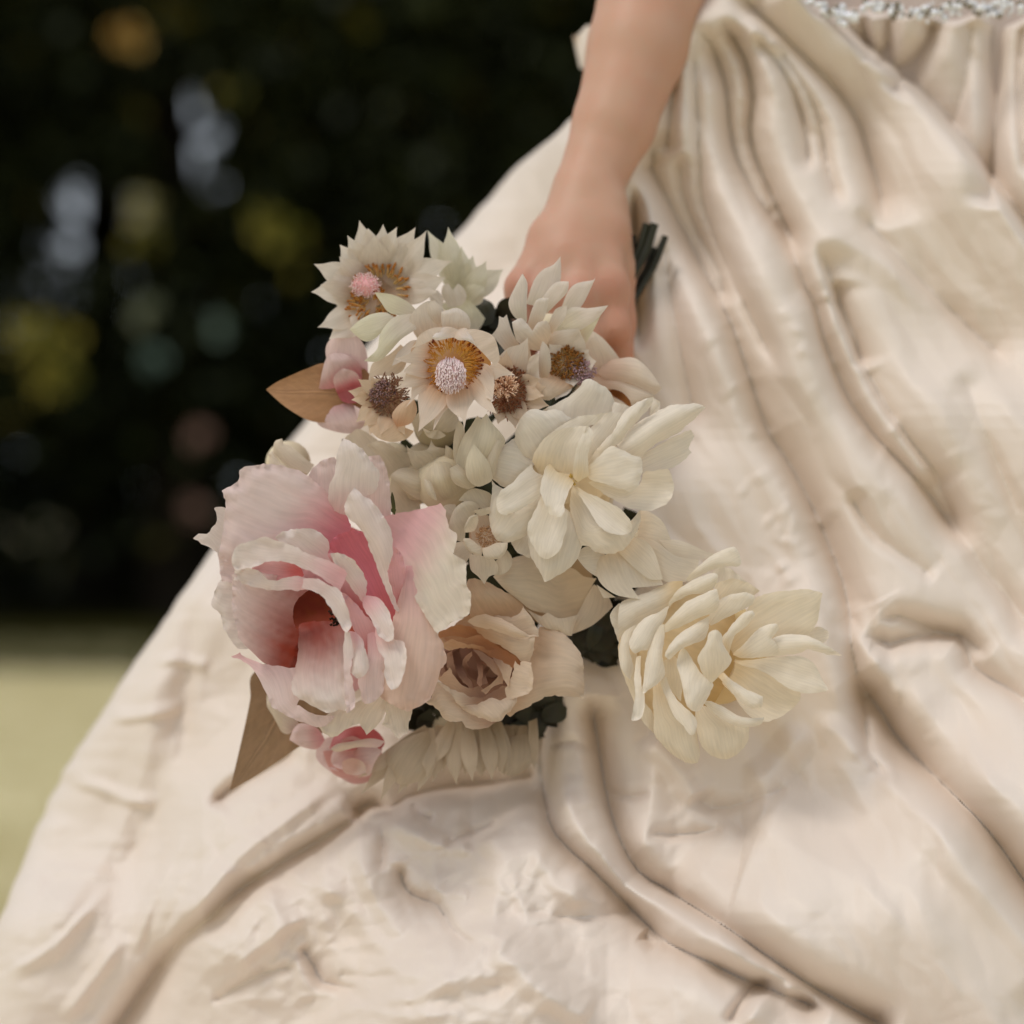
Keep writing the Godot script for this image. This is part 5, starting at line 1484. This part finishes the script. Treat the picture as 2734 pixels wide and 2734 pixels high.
func hedge(label: String, x0: float, x1: float, z: float, h: float, count: int) -> void:
	var o := Node3D.new()
	o.name = numbered("hedge")
	o.position = Vector3((x0 + x1) * 0.5, 0, z)
	add_child(o)
	tag(o, label, "hedge")
	var mm := MultiMesh.new()
	mm.transform_format = MultiMesh.TRANSFORM_3D
	mm.use_colors = true
	mm.mesh = leaf_mesh()
	mm.instance_count = count
	for i in count:
		var x := rng.randf_range(x0, x1)
		var top := h * (0.9 + 0.25 * noise.get_noise_1d(x * 40.0))
		var q := Vector3(x - o.position.x, top * pow(rng.randf(), 0.8), rng.randfn() * 0.35)
		var b := Basis.from_euler(Vector3(rng.randf_range(-0.6, 1.2), rng.randf() * TAU, rng.randf_range(-0.7, 0.7))).scaled(Vector3.ONE * rng.randf_range(0.14, 0.26))
		mm.set_instance_transform(i, Transform3D(b, q))
		mm.set_instance_color(i, L(28, 34, 18).lerp(L(50, 56, 24), rng.randf()))
	var cr := MultiMeshInstance3D.new()
	cr.name = "leaves"
	cr.multimesh = mm
	cr.material_override = M.leaves
	o.add_child(cr, true)
	tag(cr, "", "", "", "stuff")
	var s := Soup.new()
	for i in int((x1 - x0) * 3.0):
		var x := x0 + (i + rng.randf()) / 3.0 - o.position.x
		s.add(tube([Vector3(x, 0, 0), Vector3(x + 0.1, h * 0.4, 0.1), Vector3(x - 0.05, h * 0.8, 0)], [0.03, 0.02, 0.008], 5, [L(44, 38, 30), L(44, 38, 30), L(44, 38, 30)]))
	put("stems", soup_mesh(s), M.bark, o)

func noise_texture(freq: float, oct: int, w := 512, normal := false, seed_n := 3) -> ImageTexture:
	var f := FastNoiseLite.new()
	f.seed = seed_n
	f.frequency = freq
	f.fractal_octaves = oct
	var im := f.get_seamless_image(w, w)
	return ImageTexture.create_from_image(im)

# veins running from a petal's foot to its rim; across is the petal's breadth
func vein_texture(lines: float, fork: float) -> ImageTexture:
	var f := FastNoiseLite.new()
	f.seed = 31
	f.frequency = 0.05
	var im := Image.create(256, 256, false, Image.FORMAT_L8)
	for y in 256:
		for x in 256:
			var u := x / 255.0 - 0.5
			var t := y / 255.0
			var w := f.get_noise_2d(u * lines * 30.0, t * 22.0 + absf(u) * 30.0 * fork)
			var v := f.get_noise_2d(u * lines * 90.0 + 500.0, t * 40.0)
			var g := 0.6 + 0.3 * w + 0.14 * v
			im.set_pixel(x, y, Color(g, g, g))
	return ImageTexture.create_from_image(im)

func leaf_texture() -> ImageTexture:
	var f := FastNoiseLite.new()
	f.seed = 33
	f.frequency = 0.03
	var im := Image.create(256, 256, false, Image.FORMAT_RGB8)
	for y in 256:
		for x in 256:
			var u := absf(x / 255.0 - 0.5)
			var t := y / 255.0
			var rib := smoothstep(0.02, 0.006, u)
			var vein := smoothstep(0.86, 0.98, sin((t - u * 0.7) * 62.0 + f.get_noise_2d(x, y) * 1.5)) * 0.6
			var g := 0.9 + 0.05 * f.get_noise_2d(x * 1.2, y * 1.2) + 0.05 * maxf(rib, vein) - 0.08 * smoothstep(0.06, 0.02, u) * (1.0 - rib)
			im.set_pixel(x, y, Color(g, g * 0.98, g * 0.95))
	return ImageTexture.create_from_image(im)

func weave_texture() -> ImageTexture:
	# slubby silk: thin threads across, uneven along their length
	var w := 512
	var im := Image.create(w, w, false, Image.FORMAT_L8)
	var f := FastNoiseLite.new()
	f.seed = 21
	f.frequency = 0.02
	for y in w:
		for x in w:
			var t := 0.5 + 0.35 * f.get_noise_2d(x * 0.35, y * 26.0) + 0.22 * f.get_noise_2d(x * 26.0, y * 0.9 + 900.0)
			im.set_pixel(x, y, Color(t, t, t))
	im.convert(Image.FORMAT_RGBA8)
	im.bump_map_to_normal_map(2.0)
	return ImageTexture.create_from_image(im)

func make_materials() -> void:
	M.petal = mat(Color.WHITE, 0.62, true, 0.4)
	M.petal.backlight_enabled = true
	M.petal.backlight = Color(0.9, 0.9, 0.9)
	M.petal_thick = mat(Color.WHITE, 0.55, true, 0.42)
	M.petal_thick.backlight_enabled = true
	M.petal_thick.backlight = Color(0.85, 0.85, 0.85)
	M.bract = mat(Color.WHITE, 0.6, true, 0.4)
	M.bract.backlight_enabled = true
	M.bract.backlight = Color(0.95, 0.95, 0.95)
	var veins := vein_texture(1.0, 1.0)
	var ti := Image.create(128, 128, false, Image.FORMAT_RGB8)
	for y in 128:
		for x in 128:
			var g := 0.98 + 0.03 * noise.get_noise_2d(x * 4.0, y * 0.8) + 0.02 * noise.get_noise_2d(x * 12.0, y * 1.4)
			ti.set_pixel(x, y, Color(g, g * 0.998, g * 0.994))
	var vein_tint := ImageTexture.create_from_image(ti)
	for k in ["petal", "petal_thick", "bract"]:
		M[k].heightmap_enabled = true
		M[k].heightmap_texture = veins
		M[k].heightmap_scale = 0.008
		M[k].albedo_texture = vein_tint
	M.hair = mat(Color.WHITE, 0.7, true, 0.3)
	M.leaf = mat(Color.WHITE, 0.7, true, 0.35)
	M.leaf.albedo_texture = leaf_texture()
	M.leaf.heightmap_enabled = true
	M.leaf.heightmap_texture = M.leaf.albedo_texture
	M.leaf.heightmap_scale = 0.1
	M.green = mat(Color.WHITE, 0.5, true, 0.45)
	M.leaves = mat(Color.WHITE, 0.6, true, 0.35)
	M.bark = mat(Color.WHITE, 0.9, true, 0.2)
	M.lawn = mat(Color.WHITE, 0.95, true, 0.1)
	M.shaded_grass = mat(L(54, 52, 24), 0.95, false, 0.1)  # dark olive paints the shadow of the trees on the grass
	M.silk = mat(L(236, 223, 211), 0.48, false, 0.4)
	M.silk.normal_enabled = true
	M.silk.normal_texture = weave_texture()
	M.silk.normal_scale = 0.12
	M.silk.backlight_enabled = true
	M.silk.backlight = Color(0.5, 0.45, 0.39)
	M.silk.rim_enabled = true
	M.silk.rim = 0.15
	M.silk.rim_tint = 0.4
	M.wall = mat(Color.WHITE, 0.8, true, 0.2)
	M.lace = mat(L(206, 190, 180), 0.8, false, 0.3)
	M.lace.heightmap_enabled = true
	M.lace.uv1_triplanar = true
	M.lace.uv1_scale = Vector3(14, 14, 14)
	M.lace.heightmap_texture = noise_texture(0.06, 3)
	M.lace.heightmap_scale = 0.12
	M.crystal = mat(L(236, 238, 246), 0.08, false, 0.9)
	M.crystal.metallic = 0.2
	M.pearl = mat(L(238, 238, 240), 0.18, false, 0.7)
	M.silver = mat(L(150, 142, 128), 0.25)
	M.silver.metallic = 0.9
	M.skin = mat(L(200, 164, 142), 0.5, true, 0.4)
	M.skin.subsurf_scatter_enabled = true
	M.skin.subsurf_scatter_strength = 0.25
	var im := Image.create(128, 128, false, Image.FORMAT_RGB8)
	var f := FastNoiseLite.new()
	f.seed = 8
	f.frequency = 0.03
	for y in 128:
		for x in 128:
			var t := clampf(0.5 + 0.9 * f.get_noise_3d(cos(x * TAU / 128.0) * 22.0, sin(x * TAU / 128.0) * 22.0, y), 0.0, 1.0)
			im.set_pixel(x, y, Color(1.0, 0.93, 0.9).lerp(Color(0.99, 0.97, 0.95), t))
	M.skin.albedo_texture = ImageTexture.create_from_image(im)
	M.skin.uv1_triplanar = true
	M.skin.uv1_scale = Vector3(9, 9, 9)

func _ready() -> void:
	rng.seed = 4711
	noise.seed = 17
	noise.frequency = 0.02
	noise.fractal_octaves = 2
	# camera: an open lens close to the flowers
	var cam := Camera3D.new()
	cam.name = "camera"
	cam.fov = rad_to_deg(2.0 * atan(HALF))
	cam.position = EYE
	cam.near = 0.05
	cam.far = 1500.0
	var ca := CameraAttributesPhysical.new()
	ca.frustum_focal_length = 48.0
	ca.frustum_focus_distance = FOC
	ca.exposure_aperture = 1.75
	cam.attributes = ca
	add_child(cam)
	cam.fov = rad_to_deg(2.0 * atan(HALF))
	cam.current = true
	# bright overcast sky, soft light from above
	var env := Environment.new()
	env.background_mode = Environment.BG_SKY
	var sky := Sky.new()
	var sm := ProceduralSkyMaterial.new()
	sm.sky_top_color = Color(0.93, 0.96, 1.0)
	sm.sky_horizon_color = Color(0.82, 0.86, 0.90)
	sm.ground_bottom_color = Color(0.2, 0.2, 0.14)
	sm.ground_horizon_color = Color(0.24, 0.24, 0.18)
	sm.sky_curve = 0.2
	sky.sky_material = sm
	env.sky = sky
	env.background_energy_multiplier = 0.9
	env.tonemap_mode = Environment.TONE_MAPPER_LINEAR
	env.tonemap_exposure = 0.81
	env.sdfgi_enabled = true
	env.ssao_enabled = true
	env.ssil_enabled = true
	var we := WorldEnvironment.new()
	we.name = "sky"
	we.environment = env
	add_child(we)
	var sun := DirectionalLight3D.new()
	sun.name = "sun"
	sun.light_color = Color(1.0, 0.98, 0.96)
	sun.light_energy = 0.6
	sun.light_angular_distance = 22.0
	sun.shadow_enabled = true
	sun.rotation = Vector3(deg_to_rad(-56), deg_to_rad(-52), 0)
	add_child(sun)
	make_materials()
	build_garden()
	build_person()
	build_bouquet()
